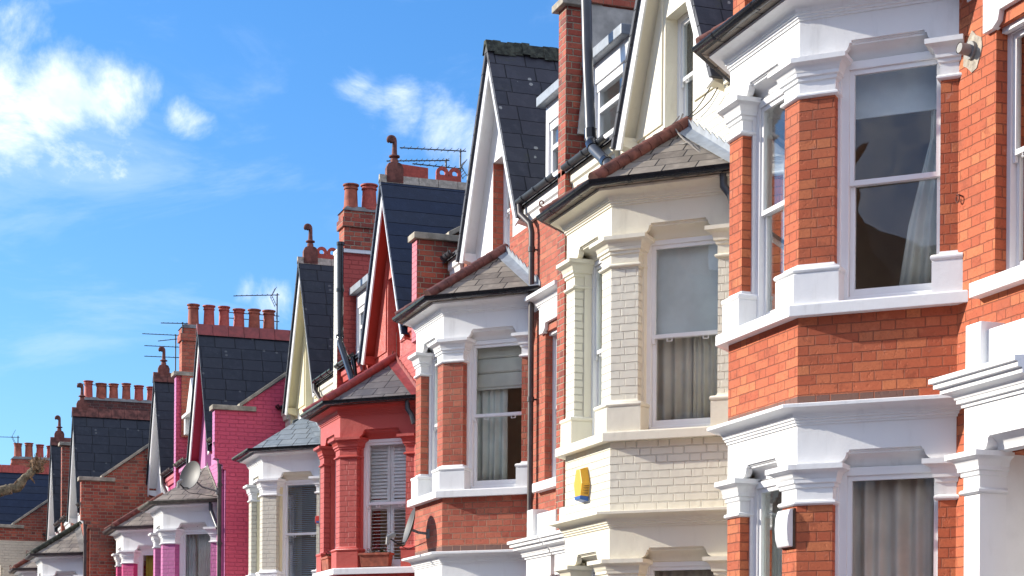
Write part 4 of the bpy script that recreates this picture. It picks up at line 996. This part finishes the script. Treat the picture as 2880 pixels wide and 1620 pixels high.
aerial(8, 2.8, (-.98, 9.7), 10.12, [(10.10, -.25, -1.1, 5, .16, .02)], 'thin aerial among the pots of the sooty stack')
aerial(10, 2.8, (-.8, 9.6), 10.32, [(10.27, -.1, -.85, 7, .22, -.02)], 'grid aerial on the farthest chimney stack', (10.28, -.62, .16, .2))

# ------------------------------------------------------------------ pollarded street tree, its cut limb reaching into view
tr = empty('pollarded_tree', (1.05, 24., -.6), 'pollarded street tree with a knuckled bare limb', 'tree')
def limb(pts, rad, name, mat='bark', n=12, knob=()):
    rn = random.Random(len(pts)); b = MB(); P = []; Rr = []
    for (a, ra), (c, rc) in zip(zip(pts, rad), zip(pts[1:], rad[1:])):
        for k in range(5):
            t_ = k/5; P.append(tuple(a[i]+(c[i]-a[i])*t_+rn.uniform(-.008, .008) for i in range(3))); Rr.append((ra+(rc-ra)*t_)*rn.uniform(.88, 1.14))
    P.append(pts[-1]); Rr.append(rad[-1]); b.tube(P, Rr, n); return b.build(name, mat, tr, smooth=True)
T = lambda x, y, z: (y-24., -(x-1.05), z+.6)                 # world x,y and height above the eye
limb([T(1.02, 24, -3.2), T(1.05, 24, -1.), T(1.08, 24, 1.2), T(1.15, 24, 1.9)], [.26, .21, .18, .17], 'trunk')
limb([T(1.10, 24, 1.5), T(1.22, 24.05, 2.2), T(1.40, 24.05, 2.44), T(1.60, 24, 2.50), T(1.75, 24, 2.55), T(1.88, 24, 2.70), T(1.97, 24, 2.78)], [.14, .10, .075, .06, .058, .05, .05], 'limb')
limb([T(1.08, 24, 1.4), T(.8, 24.2, 2.3), T(.6, 24.3, 3.)], [.13, .09, .08], 'limb'); limb([T(1.1, 24, 1.3), T(1.22, 23.9, 1.55), T(1.36, 23.85, 1.66), T(1.475, 23.85, 1.70)], [.11, .085, .07, .075], 'limb')
b = MB(); rn = random.Random(11)
import itertools
ctr = T(2.0, 24, 2.83)
rings = []
for i in range(1, 10):
    th = math.pi*i/10; ring = []
    for j in range(16):
        ph = 2*math.pi*j/16; r_ = .082*(1+.28*rn.uniform(-1, 1)); ring.append(b.P(ctr[0]+r_*math.sin(th)*math.cos(ph), ctr[1]+r_*math.sin(th)*math.sin(ph), ctr[2]+r_*1.15*math.cos(th)))
    rings.append(ring)
for A, B in zip(rings, rings[1:]):
    for j in range(16): k = (j+1) % 16; b.face(A[j], A[k], B[k], B[j])
b.face(*rings[0]); b.face(*rings[-1]); b.build('knuckle', 'bark_cut', tr)
b = MB()
for k in range(26):
    a = rn.uniform(0, 6.28); e = rn.uniform(-.2, 1.3); dv = Vector((math.cos(a)*math.cos(e), math.sin(a)*math.cos(e), math.sin(e))); p0 = Vector(ctr)+dv*.06
    b.tube([p0, p0+dv*rn.uniform(.03, .07), p0+dv*rn.uniform(.06, .11)+Vector((0, 0, .015))], [.011, .007, .003], 6)
for x, z, l in ((1.72, 2.58, .06), (1.80, 2.60, -.06), (1.66, 2.50, -.05), (1.90, 2.70, -.07), (1.93, 2.66, -.06), (1.55, 2.47, -.05)):
    b.tube([T(x, 23.97, z), T(x+.02, 23.95, z+l*.6), T(x+.035, 23.95, z+l)], [.014, .009, .003], 6)
b.build('twig', 'bark_cut', tr)

# ------------------------------------------------------------------ the terrace across the street, which the window panes mirror
ot = empty('terrace', (-13.5, 1.2, .9), 'dark brick terrace across the street, mirrored in the bay windows', 'building')
wl_ = MB(); rf = MB(); cm = MB(); wn = MB()
def ob_(mb, x0, x1, y0, y1, z0, z1): mb.box(y0, y1, -x1, -x0, z0, z1)
ob_(wl_, -9, 0, -45, 75, -3, 7.2)                    # here o grows away from the street
rf.poz([(-.3, 7.2), (9.3, 7.2), (4.6, 10.0)], -45.3, 75.3)
y = -44.
while y < 74:
    wl_.poz([(.3, -3), (-.9, -3), (-.9, 6.6), (.3, 6.6)], y+.6, y+3.2)
    rf.hull([(y+.3, -1.1, 6.6), (y+3.5, -1.1, 6.6), (y+1.9, -.3, 9.7), (y+1.9, 4.2, 9.7), (y+.3, .2, 6.6), (y+3.5, .2, 6.6)], [(0, 1, 2), (0, 2, 3, 4), (1, 5, 3, 2), (4, 3, 5), (0, 4, 5, 1)])
    ob_(cm, -4.9, -3.5, y+4.6, y+5.9, 9., 11.6)
    for q in (0, 1): cm.lathe(y+4.95+.6*q, 4.2, [(.15, 11.6), (.13, 12.1)], 8)
    for z in (-1.2, 3.2): wn.box(y+1., y+2.8, -.93, -.89, z, z+2.1); wn.box(y+4.2, y+5.2, -.04, -.01, z, z+1.9)
    y += 6.
for ob2, nm, mt in ((wl_, 'wall', 'brick_aged'), (rf, 'roof', 'slate_plain'), (cm, 'chimney', 'brick_red'), (wn, 'window_surround', 'white_stucco')):
    ob2.build(nm, mt, ot)
#ENDEXTRA#

# ------------------------------------------------------------------ ground, road, sky, sun, camera
def ground_z(y): return -.0575*(y-14.)
def strip(name, x0, x1, lift, mat, depth=0.):
    m = bpy.data.meshes.new(name); bm = bmesh.new()
    ys = (-60., 60., 75., 400.); zs = [ground_z(-60), ground_z(60), ground_z(66), ground_z(66)]
    prev = None
    for y, z in zip(ys, zs):
        cur = [bm.verts.new((x, y, z+lift)) for x in (x0, x1)]
        if prev: bm.faces.new((prev[0], prev[1], cur[1], cur[0]))
        prev = cur
    if depth:
        r = bmesh.ops.extrude_face_region(bm, geom=bm.faces[:])
        for v in [g for g in r['geom'] if isinstance(g, bmesh.types.BMVert)]: v.co.z -= depth
    bmesh.ops.recalc_face_normals(bm, faces=bm.faces)
    bm.to_mesh(m); bm.free(); m.materials.append(MATS[mat])
    o = bpy.data.objects.new(name, m); COL.objects.link(o); o['kind'] = 'structure'; return o
strip('ground', -400, 400, -.30, 'earth'); strip('road', -8.6, .4, -.13, 'asphalt')
strip('pavement', .55, 12., 0., 'paving', .2); strip('kerb', .4, .55, .004, 'kerb_stone', .2)

SUN_AZ, SUN_EL = 34., 23.               # degrees from the facade normal towards the far end; elevation
sd = Vector((-math.cos(R(SUN_AZ))*math.cos(R(SUN_EL)), math.sin(R(SUN_AZ))*math.cos(R(SUN_EL)), math.sin(R(SUN_EL))))
L = bpy.data.lights.new('sun', 'SUN'); L.energy = 4.1; L.angle = R(.5); L.color = (1., .93, .82)
lo = bpy.data.objects.new('sun', L); COL.objects.link(lo); lo.rotation_euler = (-sd).to_track_quat('-Z', 'Y').to_euler(); lo.location = sd*60

FOC, YAW, YH, ROLL = 4648.2, .335286, 1743.5, -.006522
def pix_dir(px, py):
    X, Y = (px-1288)/FOC, (YH-py)/FOC
    cr, sr = math.cos(ROLL), math.sin(ROLL); Xc, Yc = cr*X+sr*Y, -sr*X+cr*Y
    c, s = math.cos(YAW), math.sin(YAW)
    return Vector((c*Xc+s, -s*Xc+c, Yc)).normalized()

wd = bpy.data.worlds.new('World'); SC.world = wd; wd.use_nodes = True
t = NT(wd.node_tree); t.n.clear()
wo = t.add('ShaderNodeOutputWorld'); bg = t.add('ShaderNodeBackground')
sk = t.add('ShaderNodeTexSky'); sk.sky_type = 'NISHITA'; sk.sun_disc = False; sk.sun_elevation = R(SUN_EL); sk.sun_rotation = math.atan2(sd.x, sd.y)
sk.air_density = 1.; sk.dust_density = .3; sk.ozone_density = 2.
tc = t.add('ShaderNodeTexCoord'); dirv = tc.outputs['Generated']
sp = t.add('ShaderNodeSeparateXYZ'); t.l.new(dirv, sp.inputs[0])
el = t.ramp(sp.outputs[2], .02, .42)
tintn = t.add('ShaderNodeValToRGB'); t.put(tintn.inputs[0], el)
tintn.color_ramp.elements[0].color = (.50, .71, .92, 1); tintn.color_ramp.elements[1].color = (.37, .74, 1.10, 1)
base = t.mix(1., sk.outputs[0], tintn.outputs[0], 'MULTIPLY')
# clouds
def blob(px, py, rx, w=1.):
    d = pix_dir(px, py)
    n = t.add('ShaderNodeVectorMath', operation='DISTANCE'); t.l.new(dirv, n.inputs[0]); n.inputs[1].default_value = d
    return t.ramp(n.outputs['Value'], rx/FOC, 0., 0., w)
mp = t.add('ShaderNodeMapping'); t.l.new(dirv, mp.inputs[0]); mp.inputs['Scale'].default_value = (1., 1., 1.25); mp.inputs['Location'].default_value = (3.1, 1.7, .4)
cn = t.noise(mp.outputs[0], 15., 12, .635, dist=.35)
mp2 = t.add('ShaderNodeMapping'); t.l.new(dirv, mp2.inputs[0]); mp2.inputs['Scale'].default_value = (1., 1., 3.2); mp2.inputs['Rotation'].default_value = (.0, .35, 0.)
veil = t.noise(mp2.outputs[0], 6., 8, .62, dist=.6)
cn2 = t.noise(mp.outputs[0], 8., 6, .6)
msk = None
for a in [(30, 40, 250, .80), (-60, 210, 330, .92), (150, 250, 280, 1.0), (260, 235, 200, .92), (20, 350, 260, .85), (180, 380, 190, .80), (350, 215, 120, .70), (300, 400, 110, .58), (470, 295, 115, .84), (1110, 325, 210, .98), (1030, 290, 150, .9), (1190, 350, 160, .9), (895, 215, 110, .48), (950, 275, 120, .56), (690, 750, 130, .78), (620, 730, 90, .62)]:
    b = blob(*a); msk = b if msk is None else t.m('MAXIMUM', msk, b)
fill_cloud = t.ramp(sp.outputs[1], .55, -.1, 0., .85)          # unseen cloud away from the view, thickened to brighten the shaded faces
msk = t.m('MAXIMUM', msk, fill_cloud)
den = t.m('ADD', t.m('MULTIPLY', msk, .56), t.m('MULTIPLY', t.m('SUBTRACT', cn, .645), 1.25))
al = t.ramp(den, -.02, .40)
al = t.m('MAXIMUM', t.m('MULTIPLY', al, .93), t.ramp(veil, .47, .74, 0., .34))
shd = t.m('MULTIPLY', t.ramp(cn2, .34, .60), t.ramp(den, .05, .4), clamp=True)
cc = t.mix(shd, (4.0, 4.9, 7.0), (6.7, 6.95, 7.8))
skyc = t.mix(al, base, cc)
t.l.new(skyc, bg.inputs[0]); bg.inputs[1].default_value = .12
t.l.new(bg.outputs[0], wo.inputs[0])

cam = bpy.data.cameras.new('camera'); co = bpy.data.objects.new('camera', cam); COL.objects.link(co)
cam.sensor_width = 36.; cam.lens = FOC/2576*36; cam.shift_y = (YH-724.5)/2576; cam.clip_end = 2000.; cam.clip_start = .1
co.location = (0, 0, EYE)
co.matrix_world = Matrix.Translation((0, 0, EYE)) @ Matrix.Rotation(-YAW, 4, 'Z') @ Matrix.Rotation(R(90), 4, 'X') @ Matrix.Rotation(-ROLL, 4, 'Z')
SC.camera = co
SC.view_settings.view_transform = 'Standard'; SC.view_settings.look = 'None'; SC.view_settings.exposure = .82; SC.view_settings.gamma = 1.
SC.cycles.max_bounces = 8; SC.cycles.transparent_max_bounces = 12
